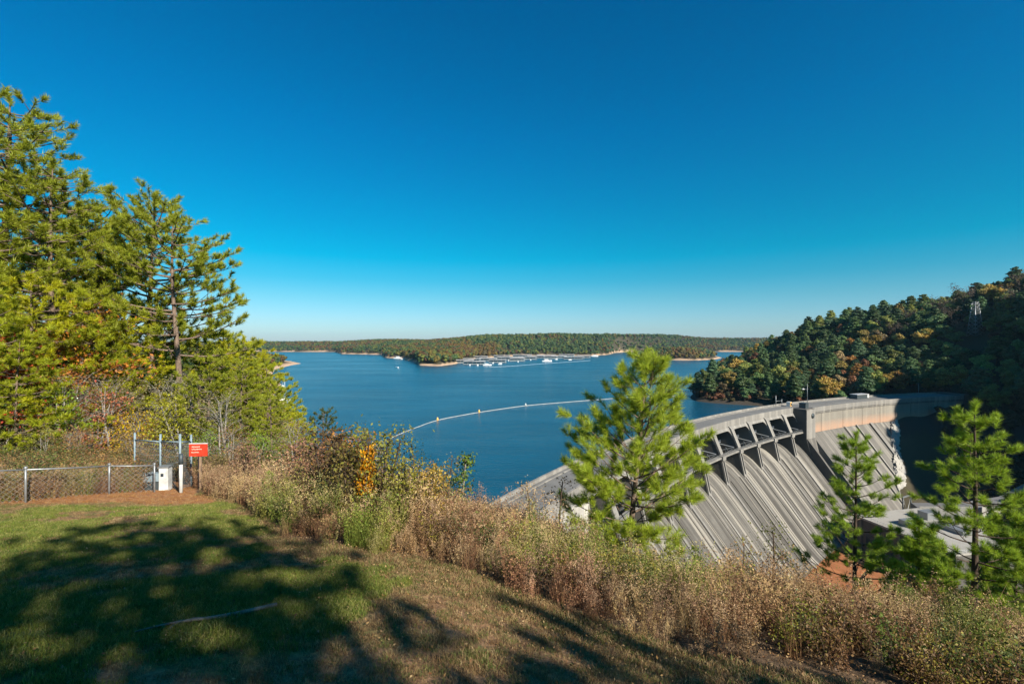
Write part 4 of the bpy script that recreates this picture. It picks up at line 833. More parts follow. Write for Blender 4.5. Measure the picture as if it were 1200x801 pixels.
# fallen leaves and straw
def litter(seed, mat, n=16): r = np.random.default_rng(seed); C = np.c_[r.normal(size=(n, 2))*.13, r.uniform(.008, .03, n)]; V, Q = quads(C, .012, r, up=1.0); return np_mesh('litter', V, Q, mat)
v_f = [litter(470+k, M['blade_i']) for k in range(4)]; n = 26000; t_ = np.tan(np.radians(rng.uniform(-49, 52, n))); y = np.exp(rng.uniform(np.log(2.4), np.log(24), n)); x = t_*y; d = weeds_mask(x, y)
k = (d < 1.5) & (rng.random(n) < np.clip(y**2/60, .05, 1)*(.12+.45*smooth01((d+2.5)/3))); x, y = x[k], y[k]; nn_ = len(x)
scatter('leaf_litter', np.stack([x, y, gz(x, y)], 1), rng.uniform(0, 6.28, nn_), rng.uniform(.7, 1.3, nn_), np.array([(.24, .13, .06), (.30, .18, .09), (.16, .09, .045), (.33, .22, .12)])[rng.integers(0, 4, nn_)], v_f, 'fallen leaves on the lawn')

# fallen branch on the lawn
bark('stick', (.10, .08, .06), (.26, .21, .16))
p0 = np.array(hit(158, 746)); p1 = np.array(hit(322, 714)); P = [p0+(p1-p0)*t+np.array([0, .05*sin(7*t), 0]) for t in np.linspace(0, 1, 9)]; P = [(p[0], p[1], g1(p[0], p[1])+.045) for p in P]
b0 = P[0]; o = empty('fallen_branch', b0); tag(o, 'long grey bare branch lying on the shaded lawn', 'branch'); L_ = [tuple(np.array(p)-np.array(b0)) for p in P]
mb = MB(); mb.tube(L_, [.005, .008, .011, .013, .015, .017, .018, .019, .02], 7); mb.build('stem', M['stick'], o)
for q, (a, l) in zip((2, 4, 6), ((.8, .4), (-.6, .3), (.7, .22))):
    s_ = np.array(L_[q]); dr = np.array(L_[q+1])-s_; dr /= np.linalg.norm(dr); dd = np.array([dr[0]*cos(a)-dr[1]*sin(a), dr[0]*sin(a)+dr[1]*cos(a), .12])*-l; mb = MB(); mb.tube([s_, s_+dd*.5+np.array([0, 0, .01]), s_+dd], [.011, .008, .004], 5); mb.build('twig', M['stick'], o)

# the three young pines in front of the dam
def tall(px, Y, py): return (H0-py)/F*Y-on_ray(px, Y)[2]
YG = (.37, .43, .055); DG = (.055, .10, .022)
p = on_ray(738, 11.6)
m = pine('young_pine', 11, tall(738, 11.6, 407)-.38, .12, 2.0, .36, 5, lambda f: (1-f)**.62*.93+.16 if f > .18 else .62+f*1.8, up=.62, tuft=(.32, 150, .18, .0040), twig=.28, trunk_r=.075, bend=.4, limb_r=.02, sub=1.15, lean=(.42, 0))
plant_tree('pine_tree', m, p, 'bright young pine with long needles standing before the spillway at the lawn\'s brink', 'pine', YG)
p = on_ray(1003, 16.5)
m = pine('young_pine', 23, tall(1003, 16.5, 508)-.15, .30, 1.5, .42, 4, lambda f: (1-f)**.7*.95+.15, up=.35, tuft=(.28, 110, .18, .0052), twig=.25, trunk_r=.075, bend=.25, bark_m='bark_dark', limb_r=.02)
plant_tree('pine_tree', m, p, 'slender pine with a bare lower trunk in front of the powerhouse', 'pine', (.26, .35, .045))
p = on_ray(1141, 12.9)
m = pine('young_pine', 31, tall(1141, 12.9, 470)-.22, .22, 1.5, .40, 4, lambda f: (1-f)**.75*.9+.18 if f > .12 else .9, up=.30, tuft=(.27, 120, .17, .0046), twig=.21, trunk_r=.085, bend=.2, bark_m='bark_dark', limb_r=.02)
plant_tree('pine_tree', m, p, 'tall dark-trunked pine rising against the shaded valley beside the access road', 'pine', (.28, .37, .045))
sm = [pine('sapling', 41+k, 3.6, .10, 1.15, .33, 5, lambda f: (1-f)**.8*.95+.12, up=.35, tuft=(.26, 105, .17, .005), twig=.24, trunk_r=.05, bark_m='bark_dark', limb_r=.014) for k in range(3)]
for k, (px, Y, h, c, lab) in enumerate([(1078, 17.5, 4.6, (.30, .40, .05), 'young pine with a single bright leader between the two tall dark-trunked pines'), (1192, 15.5, 4.6, (.27, .36, .045), 'dense pine cut off by the frame beyond the tall dark-trunked pine'),
      (1105, 15.5, 2.9, (.25, .33, .045), 'low bushy pine at the foot of the tall dark-trunked pine'), (1048, 20.5, 3.4, (.22, .29, .05), 'short dull pine hiding the powerhouse wall'), (1165, 17, 3.6, (.24, .27, .04), 'yellowish bushy pine half behind the tall dark-trunked pine'), (1222, 13, 5.0, (.18, .26, .04), 'pine at the frame\'s edge with only its branches showing'),
      (316, 13.2, .95, (.26, .38, .04), 'tiny bright green pine seedling in the weeds beside the lawn'), (700, 13.5, 1.2, (.17, .24, .04), 'small dull pine sapling left of the bright young pine\'s trunk')]):
    o = plant_tree('pine_tree', sm[k % 3], on_ray(px, Y), lab, 'pine', c, rz=k*1.3, sc=h/3.6)

# deciduous saplings and shrubs in the weeds
def shrub(px, Y, mesh, label, color, sc=1.0, name='shrub', cat='shrub', rz=0.0): return plant_tree(name, mesh, on_ray(px, Y), label, cat, color, rz=rz, sc=sc, crown='leaves')
sp_a = broad('sapling', 51, 2.6, .8, .035, 420, base=.2, limbs=12, clump=.30, trunk_r=.022, bark_m='bark_dark'); sp_b = broad('sapling', 52, 1.9, .75, .04, 1500, base=.08, limbs=16, clump=.26, trunk_r=.02, stems=4, bark_m='bark_dark')
sp_c = broad('sapling', 53, 2.2, .9, .038, 2300, base=.06, limbs=16, clump=.3, trunk_r=.02, stems=5, bark_m='bark_dark'); sp_d = broad('sapling', 54, 2.0, .45, .03, 260, base=.3, limbs=10, clump=.22, trunk_r=.014, bark_m='bark_dark'); sp_f = broad('spire', 56, 1.75, .3, .04, 1500, base=.35, limbs=22, clump=.15, trunk_r=.02); sp_e = broad('spire', 55, 1.8, .35, .035, 900, base=.1, limbs=18, clump=.16, trunk_r=.02)
for a in [(903, 13.0, sp_a, 'thin olive-leaved sapling in front of the spillway slope', (.15, .15, .04), 1.0), (868, 12.0, sp_d, 'small sparse sapling with few yellow leaves below the thin olive one', (.22, .19, .04), .9), (440, 10.0, sp_c, 'big shrub with yellow-green leaves at the bend of the lawn', (.19, .18, .035), 1.0),
          (470, 9.2, sp_b, 'rounded green and yellow shrub spilling onto the lawn', (.24, .21, .04), .8), (412, 9.8, sp_b, 'olive-brown shrub at the lawn\'s edge left of the rounded one', (.15, .11, .035), .95), (500, 9.6, sp_b, 'amber-tinged shrub right of the rounded one', (.34, .22, .05), .72), (388, 10.9, sp_b, 'dark twiggy shrub left of the yellow-green one', (.11, .07, .035), 1.1), (406, 12.4, sp_c, 'tall rust-brown shrub behind the dark twiggy one', (.42, .18, .06), .98), (372, 16, sp_b, 'russet shrub in front of the pines by the lake', (.30, .15, .08), .95),
          (430, 9.6, sp_f, 'small spire of orange-yellow leaves above the brush', (.55, .25, .035), (.55, .55, 1.04)), (512, 10.8, sp_b, 'pale yellow-green shrub at the brink of the slope', (.17, .15, .05), .8), (540, 13, sp_e, 'narrow green sapling standing against the dark water', (.12, .17, .03), 1.25), (527, 12, sp_d, 'leggy grey sapling beside the narrow green one', (.2, .17, .1), 1.0),
          (484, 13, sp_d, 'spindly sapling with dark sparse leaves against the water', (.05, .07, .03), 1.15), (455, 14, sp_d, 'spindly sapling close to the orange-yellow spire', (.07, .08, .03), 1.2), (348, 14.5, sp_b, 'low pink-brown shrub right of the tiny seedling', (.30, .16, .10), 1.0), (620, 10.5, sp_d, 'sparse tan sapling before the white abutment', (.3, .2, .1), .85),
          (660, 11, sp_d, 'dead thin sapling standing before the white abutment wall', (.10, .08, .05), 1.1), (1030, 12.5, sp_b, 'small shrub with orange-red leaves below the slender pine', (.36, .12, .04), .5), (1062, 11.8, sp_b, 'low light-green shrub beside the orange-red one', (.12, .17, .03), .55), (960, 11, sp_d, 'wispy yellow sapling at the brink below the clay apron', (.25, .2, .05), .6),
          (290, 16.5, sp_b, 'pinkish brown shrub behind the seedling near the sign', (.27, .16, .10), .95), (258, 20, sp_b, 'low shrub at the foot of the brown sign post', (.2, .16, .06), .7), (1120, 9.5, sp_b, 'weedy olive shrub below the tall dark-trunked pine', (.16, .15, .05), .5), (820, 11.5, sp_e, 'yellow-green sapling at the bright pine\'s right', (.15, .19, .03), .75),
          (1085, 13, sp_c, 'bronze shrub between the pines on the right slope', (.20, .12, .05), .75)]:
    shrub(*a, rz=a[0]*.37)

# ------------------------------------------------------------------ the wood on the left
LPm = [pine('left_pine', 61, 20, .18, 6.6, 1.25, 6, lambda f: (1-f)**.42*.85+.12, up=.16, tuft=(.55, 60, .33, .018), twig=.62, trunk_r=.26, bend=.5, limb_r=.075, sub=1.1, gap=.15),
       pine('left_pine', 62, 15, .44, 3.8, .95, 5, lambda f: (1-f)**.35*.8+.2, up=.36, tuft=(.5, 58, .30, .017), twig=.55, trunk_r=.19, bend=.7, limb_r=.055, sub=1.35, gap=.1),
       pine('left_pine', 63, 15, .44, 5.6, 1.0, 5, lambda f: (1-f)**.6*.85+.2, up=.22, tuft=(.5, 58, .30, .017), twig=.58, trunk_r=.2, bend=.6, limb_r=.06, sub=1.3, gap=.12),
       pine('left_pine', 64, 9.5, .05, 3.6, .8, 5, lambda f: (1-f)**.7*.85+.25, up=.22, tuft=(.46, 56, .28, .016), twig=.5, trunk_r=.13, bend=.5, limb_r=.04, sub=1.1, gap=.05),
       pine('left_pine', 65, 10.5, .05, 3.9, .9, 5, lambda f: (1-f)**.6*.8+.3, up=.15, tuft=(.46, 56, .28, .016), twig=.52, trunk_r=.14, bend=.5, limb_r=.04, sub=1.1, gap=.1)]
Hs = [20, 15, 15, 9.5, 10.5]
Y1 = (.36, .38, .035); Y2 = (.32, .34, .04); Y3 = (.46, .44, .035); Dk = (.16, .20, .035)
LEFT = [  # px, distance, mesh, height, colour, label
 (-70, 27, 0, 21.5, Y2, 'tallest pine, its trunk beyond the frame and crown reaching in over the fence'), (10, 33, 0, 20.5, Y2, 'tall pine with wide level boughs at the wood\'s left end'), (62, 31, 0, 16.2, Y2, 'tall pine with a ragged crown stepping down from the tallest'), (-30, 24, 3, 9.5, Y1, 'broad low pine behind the left end of the fence'),
 (112, 37, 2, 15.8, Dk, 'pine with a thin dark top left of the pair of trunks'), (181, 35, 1, 16.3, Y2, 'left one of the two straight-trunked pines, with the higher round top'), (209, 33, 2, 14.6, Y2, 'right one of the two straight-trunked pines, with long boughs over the lake'),
 (40, 27, 4, 10.0, Y3, 'yellow-green pine filling the wood\'s middle left'), (95, 29, 3, 10.0, Y1, 'bushy pine left of the thin dark-topped one'), (142, 31, 4, 9.2, Y3, 'bright bushy pine in front of the left straight trunk'), (176, 42, 4, 13.0, Y1, 'full pine behind the enclosure and the pair of trunks'), (232, 38, 4, 11.6, Y3, 'yellow-green pine right of the pair of trunks'),
 (262, 42, 3, 12.4, Y1, 'layered pine whose crown meets the far shore'), (288, 40, 4, 10.8, Y3, 'bright pine at the wood\'s right shoulder'), (245, 29, 3, 6.6, Y2, 'low pine behind the red sign'), (283, 30, 4, 6.8, Y2, 'low spreading pine over the weeds right of the sign'), (312, 38, 3, 8.6, Y1, 'pine above the bare pink shore'), (332, 36, 4, 6.6, Y3, 'rounded yellow-green pine sloping to the water'),
 (350, 33, 3, 4.9, Y3, 'small bright pine low against the lake'), (318, 27, 4, 4.4, Y2, 'squat pine just behind the pinkish shrubs'), (378, 37, 4, 5.2, (.10, .13, .045), 'grey-green pine with thin foliage against the water'), (402, 33, 3, 3.6, (.13, .17, .03), 'last small pine of the wood, beside the rust-brown shrub'), (200, 50, 3, 13.5, Dk, 'dark pine deep in the wood behind the right straight trunk'),
 (70, 45, 0, 18.0, Dk, 'dark tall pine deep in the wood at the left'), (300, 55, 4, 13.0, Y2, 'pine farther down the bank toward the pink beach'), (325, 62, 3, 12.0, Y2, 'farthest pine of the near wood beside the water'), (262, 60, 3, 9.0, Dk, 'dark pine rising behind the layered one'), (20, 24.5, 4, 6.5, Y1, 'low pine spilling over the fence\'s left end')]
TOP = {-70: 96, 10: 118, 62: 196, 112: 246, 155: 256, 181: 238, 209: 262, 140: 262, 40: 330, 95: 345, 176: 392, 200: 402, 232: 388, 262: 392, 288: 398, 70: 262, 300: 420, 325: 440, 312: 428, 332: 476, 350: 485, 378: 480, 402: 510}
for k, (px, Y, mi_, h, c, lab) in enumerate(LEFT):
    if px in TOP: h = tall(px, Y, TOP[px])
    plant_tree('pine_tree', LPm[mi_], on_ray(px, Y), lab, 'pine', c, rz=k*2.1, sc=h/Hs[mi_])
LB = [broad('maple', 71, 7.0, 2.6, .085, 2600, base=.2, limbs=13, clump=.75, trunk_r=.1), broad('maple', 72, 5.0, 2.2, .08, 2200, base=.12, limbs=13, clump=.65, trunk_r=.07, stems=2), broad('thicket', 73, 3.0, 1.6, .06, 1900, base=.05, limbs=14, clump=.5, trunk_r=.04, stems=4), broad('bare', 74, 4.2, 2.2, .05, 160, base=.1, limbs=16, clump=.5, trunk_r=.045, stems=3)]
RED = (.40, .07, .04); ORG = (.38, .15, .04); YEL = (.45, .30, .03); GRN = (.07, .13, .025); LIM = (.17, .25, .03); PNK = (.42, .15, .09)
for k, (px, Y, mi_, sc, c, lab) in enumerate([(18, 26, 0, 1.0, RED, 'crimson-leaved maple at the wood\'s left edge'), (52, 27.5, 0, .9, ORG, 'orange-red maple beside the crimson one'), (108, 27, 1, .8, PNK, 'salmon-pink maple over the fence rail'), (96, 30, 0, 1.45, ORG, 'maple with an orange top among the pines'), (70, 26.5, 1, .85, LIM, 'lime-leaved tree left of the salmon-pink maple'),
   (160, 27, 2, .95, YEL, 'golden-yellow shrub behind the enclosure'), (186, 28, 2, .8, (.40, .22, .05), 'amber shrub behind the pale utility box'), (213, 27, 1, .85, (.26, .24, .03), 'yellow-leaved tree left of the red sign'), (243, 25.5, 2, .7, LIM, 'lime green shrub right of the brown sign post'), (130, 27, 3, 1.2, (.2, .15, .08), 'crooked grey tree leaning behind the fence'),
   (265, 26, 3, 1.1, (.2, .17, .08), 'tangle of bare grey stems right of the sign'), (10, 24.5, 2, .75, (.16, .15, .07), 'pale olive shrub against the fence\'s left stretch'), (52, 24, 2, .6, (.24, .22, .06), 'low yellowish shrub against the fence'), (92, 24.5, 2, .65, (.28, .17, .07), 'low tan shrub between two fence posts'), (150, 25, 2, .6, (.30, .18, .06), 'low tawny shrub behind the fence post'),
   (-10, 25, 1, .9, GRN, 'dark green leafy tree at the frame\'s edge'), (36, 29, 0, .95, GRN, 'green leafy tree between the maples'), (230, 31, 3, 1.4, (.2, .18, .1), 'bare branching tree behind the sign'), (195, 31, 3, 1.3, (.2, .18, .1), 'bare thin tree between the two straight trunks'), (150, 33, 0, .9, (.30, .18, .05), 'tawny oak behind the golden shrub'),
   (83, 26, 3, 1.2, (.25, .12, .05), 'leaning bare tree with a few russet leaves'), (305, 24, 2, .7, LIM, 'small leafy green bush where the weeds meet the pines'), (340, 22, 3, .7, (.22, .14, .07), 'thin brown brush above the pinkish shrubs'), (268, 22, 3, .6, (.3, .15, .07), 'thin russet brush beside the low spreading pine')]):
    plant_tree('maple_tree' if mi_ < 2 else ('shrub' if mi_ == 2 else 'bare_tree'), LB[mi_], on_ray(px, Y), lab, 'shrub' if mi_ == 2 else 'tree', c, rz=k*1.7, sc=sc, crown='leaves')
# wood floor and trees behind, too many and too hidden to tell apart
i_near = []
for me in (LPm[3][2], LPm[4][2]): m2 = me.copy(); m2.materials[0] = M['leaf_i']; i_near.append(m2)
n = 700; th = np.radians(rng.uniform(-62, -18, n)); rr_ = rng.uniform(100, 330, n); x, y = rr_*np.sin(th), rr_*np.cos(th); z = gz(x, y); k = (z > WATER+1.5) & ~((x/y > -.47) & (rr_ < 400)) ; k &= (x/y < -.53); x, y, z = x[k], y[k], z[k]; nn_ = len(x)
scatter('lakeside_woods', np.stack([x, y, z], 1), rng.uniform(0, 6.28, nn_), rng.uniform(.42, .65, nn_), np.array([(.10, .14, .03), (.08, .12, .03), (.14, .16, .03), (.2, .12, .04)])[rng.integers(0, 4, nn_)], i_all, 'woods sloping down to the lake on the left')
FY = np.array([hit(p_, q_)[1] for p_, q_ in ((-120, 600), (30, 587.5), (128, 578), (212, 576), (330, 560))]); n = 1500; px = rng.uniform(-120, 330, n); y = np.interp(px, [-120, 30, 128, 212, 330], FY)+.9+rng.uniform(0, 1, n)**1.5*18; kk = ~((px > 165) & (px < 250) & (y < 20.5)); px, y = px[kk], y[kk]; n = len(px); x = (px-600)/F*y; z = gz(x, y); scatter('undergrowth', np.stack([x, y, z], 1), rng.uniform(0, 6.28, n), rng.uniform(.8, 1.7, n), np.array([(.12, .10, .045), (.20, .12, .05), (.10, .12, .03), (.28, .15, .06), (.07, .08, .03)])[rng.integers(0, 5, n)], v_l, 'brush under the trees behind the fence')

n = 2600; px = rng.uniform(-120, 162, n); y = np.interp(px, [-120, 30, 128, 212, 330], FY)+.35+rng.uniform(0, 1, n)**1.4*7; x = (px-600)/F*y
scatter('dry_weeds', np.stack([x, y, gz(x, y)-.02], 1), rng.uniform(0, 6.28, n), rng.uniform(.35, .95, n), WP[rng.integers(0, 7, n)]*rng.uniform(.7, 1.2, (n, 1)), v_w, 'dry weeds behind the chain link fence')
# trees standing behind and beside the viewpoint; their shade falls over the lawn
for k, (x, y, mi_, h, lab) in enumerate([(6.2, -7.3, 0, 12.3, 'pine behind the viewpoint, middle of the three tall ones'), (8.6, -10.6, 0, 14.0, 'tallest pine behind the viewpoint'), (1.2, -10.0, 0, 12.8, 'farthest back of the pines behind the viewpoint'), (8.3, -4.4, 4, 7.6, 'low spreading pine behind the viewpoint'), (4.8, -4.4, 3, 6.2, 'small pine behind the viewpoint, nearest the lawn')]):
    plant_tree('pine_tree', LPm[mi_], (x, y, g1(x, y)), lab, 'pine', Y2, rz=k*2.0, sc=h/Hs[mi_])
# ------------------------------------------------------------------ fence, enclosure, utility box and sign
def ground_pt(px, Y): return np.array(on_ray(px, Y))
FP = [(p, hit(p, q)[1]) for p, q in ((-70, 596), (30, 588), (128, 578.5), (181, 576))]
fp = [ground_pt(*p) for p in FP]; fo = empty('chain_link_fence', tuple(fp[1])); tag(fo, 'low chain link fence with pale posts and top rail along the lawn\'s far side', 'fence'); fr = np.array(fo.location); FH = 1.02
for p in fp:
    mb = MB(); q = p-fr; mb.tube([q-[0, 0, .3], q+[0, 0, .6], q+[0, 0, FH]], .030, 8); mb.tube([q+[0, 0, FH], q+[0, 0, FH+.03], q+[0, 0, FH+.06]], [.05, .05, .02], 8); mb.build('post', M['galvanised'], fo)
for a, b in zip(fp[:-1], fp[1:]):
    q0, q1 = a-fr, b-fr; mb = MB(); mb.tube([q0+[0, 0, FH-.04], (q0+q1)/2+[0, 0, FH-.05], q1+[0, 0, FH-.04]], .024, 6); mb.build('rail', M['galvanised'], fo)
def chain(mb_parent, q0, q1, h, name='wire_mesh', step=.15, w=.0026, mat='galvanised', z0=.03):
    L = np.linalg.norm((q1-q0)[:2]); u = (q1-q0)/L; nv = np.array([-u[1], u[0], 0])*w; V = []; Q = []; k = 0
    for sgn in (1, -1):
        for s in np.arange(-h, L+h, step):
            a0, a1 = (s, s+h) if sgn > 0 else (s+h, s); t0, t1 = 0.0, 1.0; d = a1-a0
            lo, hi = sorted(((0-a0)/d, (L-a0)/d)); t0, t1 = max(0, lo), min(1, hi)
            if t1 <= t0: continue
            p = q0+u*(a0+d*t0)+np.array([0, 0, z0+(h-z0)*t0]); q = q0+u*(a0+d*t1)+np.array([0, 0, z0+(h-z0)*t1]); e = np.array([0, 0, w*1.4])
            for o_ in (e, nv): V += [p-o_, p+o_, q+o_, q-o_]; Q.append((k, k+1, k+2, k+3)); k += 4
    o = link(name, np_mesh(name, np.array(V), np.array(Q), M[mat]), mb_parent); o['kind'] = 'stuff'; return o
for a, b in zip(fp[:-1], fp[1:]): chain(fo, a-fr, b-fr, FH-.06)
# taller enclosure behind, blue-grey posts and rails, with barbed strands
ec = [ground_pt(158, fp[2][1]+3.6), ground_pt(188, fp[2][1]+2.4), ground_pt(211, fp[2][1]+1.6), ground_pt(224, fp[2][1]+3.2)]; eo = empty('wire_enclosure', tuple(ec[1])); tag(eo, 'tall blue-grey chain link enclosure with curved barbed strands behind the utility box', 'enclosure'); er = np.array(eo.location); EH = 1.85
for p in ec:
    q = p-er; mb = MB(); mb.tube([q-[0, 0, .3], q+[0, 0, 1.2], q+[0, 0, EH+.3]], .04, 8); mb.build('post', M['blue_panel'], eo)
for a, b in zip(ec[:-1], ec[1:]):
    q0, q1 = a-er, b-er; mb = MB(); mb.tube([q0+[0, 0, EH], (q0+q1)/2+[0, 0, EH], q1+[0, 0, EH]], .026, 6); mb.build('rail', M['blue_panel'], eo); chain(eo, q0, q1, EH, mat='galvanised', w=.003)
    for k in range(4):
        z = EH-.75+.24*k; mb = MB(); mb.tube([q0+[0, 0, z], (q0*.7+q1*.3)+[0, 0, z-.07], (q0+q1)/2+[0, 0, z-.1], (q0*.3+q1*.7)+[0, 0, z-.07], q1+[0, 0, z]], .011, 4); mb.build('barbed_wire', M['galvanised'], eo)
# utility box in front of the fence
p = np.array(hit(187, 573.5)); bo = empty('utility_box', tuple(p), .25); bo.scale = (.72, .72, .72); tag(bo, 'pale cabinet with a grey-green hatch in front of the wire enclosure', 'cabinet')
mb = MB(); mb.box((.28, 0, .6), (.42, .5, 1.25)); mb.build('cabinet', M['white_paint'], bo)
mb = MB(); mb.box((-.32, .02, .72), (.72, .42, .42)); mb.build('hatch', M['blue_panel'], bo)
mb = MB(); mb.box((-.32, .05, .25), (.66, .34, .5)); mb.build('plinth', M['dark_steel'], bo)
mb = MB(); mb.box((.28, 0, 1.25), (.50, .58, .05)); mb.build('lid', M['galvanised'], bo)
mb = MB(); mb.box((.22, -.262, .85), (.13, .02, .16)); mb.build('meter', M['dark_glass'], bo)
p = np.array(hit(212, 577)); go = empty('gate_post', tuple(p)); tag(go, 'white pipe bollard with a dark upper part left of the red sign', 'post')
mb = MB(); mb.tube([(0, 0, -.2), (0, 0, .5), (0, 0, 1.05)], .06, 10); mb.build('lower_pipe', M['white_paint'], go)
mb = MB(); mb.tube([(0, 0, 1.05), (0, 0, 1.2), (0, 0, 1.42)], .075, 10); mb.tube([(-.02, .1, 1.3), (-.1, .1, 0.6), (-.12, .1, 0)], .04, 8); mb.build('upper_cap', M['dark_steel'], go)
# the red sign
p = np.array(hit(234, 573)); so = empty('warning_sign', tuple(p), .08); so.scale = (.85, .85, .92); tag(so, 'red sign with two pale lines of lettering on tall thin posts at the lawn\'s corner', 'sign')
mb = MB(); mb.box((.02, .03, .9), (.09, .07, 2.0)); mb.build('post', M['post_brown'], so)
mb = MB(); mb.box((-.34, .55, .82), (.07, .06, 1.95)); mb.build('post', M['galvanised'], so)
mb = MB(); mb.box((-.04, -.03, 1.66), (.78, .035, .5)); bd = mb.build('board', M['sign_red'], so)
mb = MB(); mb.box((-.04, -.028, 1.935), (.80, .045, .035)); mb.build('top_edge', M['white_paint'], so)
rs = random.Random(3)
for row, (z, x0, x1, h) in enumerate(((1.80, -.30, .05, .05), (1.70, -.30, .12, .05), (1.57, -.32, -.02, .04))):   # the lettering is far too small to read in the photograph: worn strokes
    x = x0; mb = MB()
    while x < x1: w = rs.uniform(.018, .035); mb.box((x, -.051, z), (.011, .006, h)); mb.box((x+w*.4, -.051, z+rs.choice([-.4, 0, .4])*h), (w*.8, .006, .010)); x += w+.016
    mb.build('lettering', M['sign_ink'], bd)

# ------------------------------------------------------------------ on and by the lake
def lake_pt(px, py): Y = -WATER*F/(py-H0); return np.array([(px-600)/F*Y, Y, WATER])
simple('boom_grey', (.42, .40, .36), .7, nsc=.3)
simple('dock_roof', (.36, .36, .35), .6, nsc=.1, amt=.6)
B = [lake_pt(*p) for p in ((380, 572), (435, 523.5), (470, 507), (511, 491.5), (560, 482.5), (615, 474.5), (672, 469.8), (740, 464.5), (800, 463), (850, 466))]
# smooth the run of floats
T_ = np.linspace(0, len(B)-1, 190); BP = np.stack([np.interp(T_, range(len(B)), [b[i] for b in B]) for i in range(3)], 1); K_ = np.ones(15)/15; BP[:, :2] = np.stack([np.convolve(np.pad(BP[:, i], 7, 'edge'), K_, 'valid') for i in range(2)], 1)
bo = empty('float_boom', tuple(BP[60])); tag(bo, 'long white line of floats curving across the lake above the dam', 'boom'); br = np.array(bo.location)
mb = MB(); mb.tube(list(BP-br+[0, 0, .05]), .2, 6); mb.build('float_line', M['boom_grey'], bo)
for px, py in ((511, 491.5), (615, 474.5), (435, 523.5), (560, 482.5)):
    b = lake_pt(px, py); q = BP[np.linalg.norm(BP-b, axis=1).argmin()]-br; mb = MB(); mb.tube([q+[0, 0, -.2], q+[0, 0, .9], q+[0, 0, 1.9]], [.65, .6, .2], 10); mb.build('buoy', M['orange_paint'] if px != 615 else M['white_paint'], bo)
t = NT('wake_foam'); t.bsdf((.62, .72, .76), .6); M['foam'] = t.m
wk = [lake_pt(*p) for p in ((574, 429.8), (600, 428.2), (640, 425.2), (692, 421.8))]; V = []; Fq = []
for i, p in enumerate(np.array([[np.interp(u, range(4), [w_[k] for w_ in wk]) for k in range(3)] for u in np.linspace(0, 3, 40)])):
    w_ = .9+1.6*i/40*(1+.4*sin(i*1.9)); V += [tuple(p+[0, -w_, .10]), tuple(p+[0, -w_*.3, .28]), tuple(p+[0, w_*.3, .28]), tuple(p+[0, w_, .10])]
for i in range(39):
    for k in range(3): Fq.append((i*4+k, i*4+k+1, i*4+5+k, i*4+4+k))
mb = MB(); mb.poly(V, Fq, smooth=True); tag(mb.build('boat_wake', M['foam']), kind='structure')
def dock(px, py, L, Wd, rz, label, h=6.2, boats=6, pitch=True):
    p = lake_pt(px, py); o = empty('boat_dock', tuple(p), rz); tag(o, label, 'boat dock', 'covered boat docks of the marina')
    mb = MB(); mb.box((0, 0, .35), (L, 1.8, .5)); mb.build('pontoon', M['pale_wood'], o)
    mb = MB(); mb.box((0, 0, h*.5), (L-1, .5, h-2.2)); mb.build('under_roof_shade', M['blue_panel'], o)  # added grey panel stands in for the shade beneath the dock roof
    mb = MB(); hx, hy = L/2, Wd/2; mb.poly([(-hx, -hy, h), (hx, -hy, h), (hx, 0, h+1.3), (-hx, 0, h+1.3), (-hx, hy, h), (hx, hy, h), (-hx, -hy, h-.25), (hx, -hy, h-.25), (-hx, hy, h-.25), (hx, hy, h-.25)], [(0, 1, 2, 3), (3, 2, 5, 4), (6, 7, 1, 0), (8, 4, 5, 9), (6, 0, 3, 4, 8), (7, 9, 5, 2, 1), (6, 8, 9, 7)]); mb.build('roof', M['dock_roof'], o)
    n = max(3, int(L/9))
    for k in range(n+1):
        mb = MB(); x = -L/2+.4+(L-.8)*k/n
        for y in (-Wd/2+.4, Wd/2-.4): mb.box((x, y, h/2-.2), (.28, .28, h+.2))
        mb.box((x, 0, .3), (.8, Wd, .35)); mb.build('finger_pier', M['pale_wood'], o)
    return p
def boat(px, py, L, rz, label, mast=0, cabin=True, name='motor_boat', group=None):
    p = lake_pt(px, py); o = empty(name, tuple(p), rz); tag(o, label, 'boat', group); n = 9; V = []; w = L*.17
    for i in range(n):
        u = i/(n-1); x = (u-.5)*L; ww = w*(1 if u < .5 else sqrt(max(0, 1-((u-.5)/.5)**2.2))); sh = .95+.35*u
        V += [(x, -ww, sh*L*.10), (x, -ww*.75, -.2), (x, ww*.75, -.2), (x, ww, sh*L*.10)]
    Fc = [(i*4+k, (i+1)*4+k, (i+1)*4+(k+1) % 4, i*4+(k+1) % 4) for i in range(n-1) for k in range(4)]+[(0, 1, 2, 3)]
    mb = MB(); mb.poly(V, Fc); mb.build('hull', M['boat_white'], o)
    if cabin:
        mb = MB(); mb.box((-.05*L, 0, L*.15), (L*.42, w*1.45, L*.11)); mb.box((-.1*L, 0, L*.225), (L*.36, w*1.5, L*.02)); c = mb.build('cabin', M['boat_white'], o)
        mb = MB(); mb.box((-.05*L, 0, L*.17), (L*.425, w*1.47, L*.045)); mb.build('window', M['dark_glass'], c)
    if mast: mb = MB(); mb.tube([(.05*L, 0, 0), (.05*L, 0, mast/2), (.05*L, 0, mast)], .11, 6); mb.tube([(.05*L, 0, 1.6), (-.2*L, 0, 1.6), (-.42*L, 0, 1.65)], .1, 5); mb.build('mast', M['boat_white'], o)
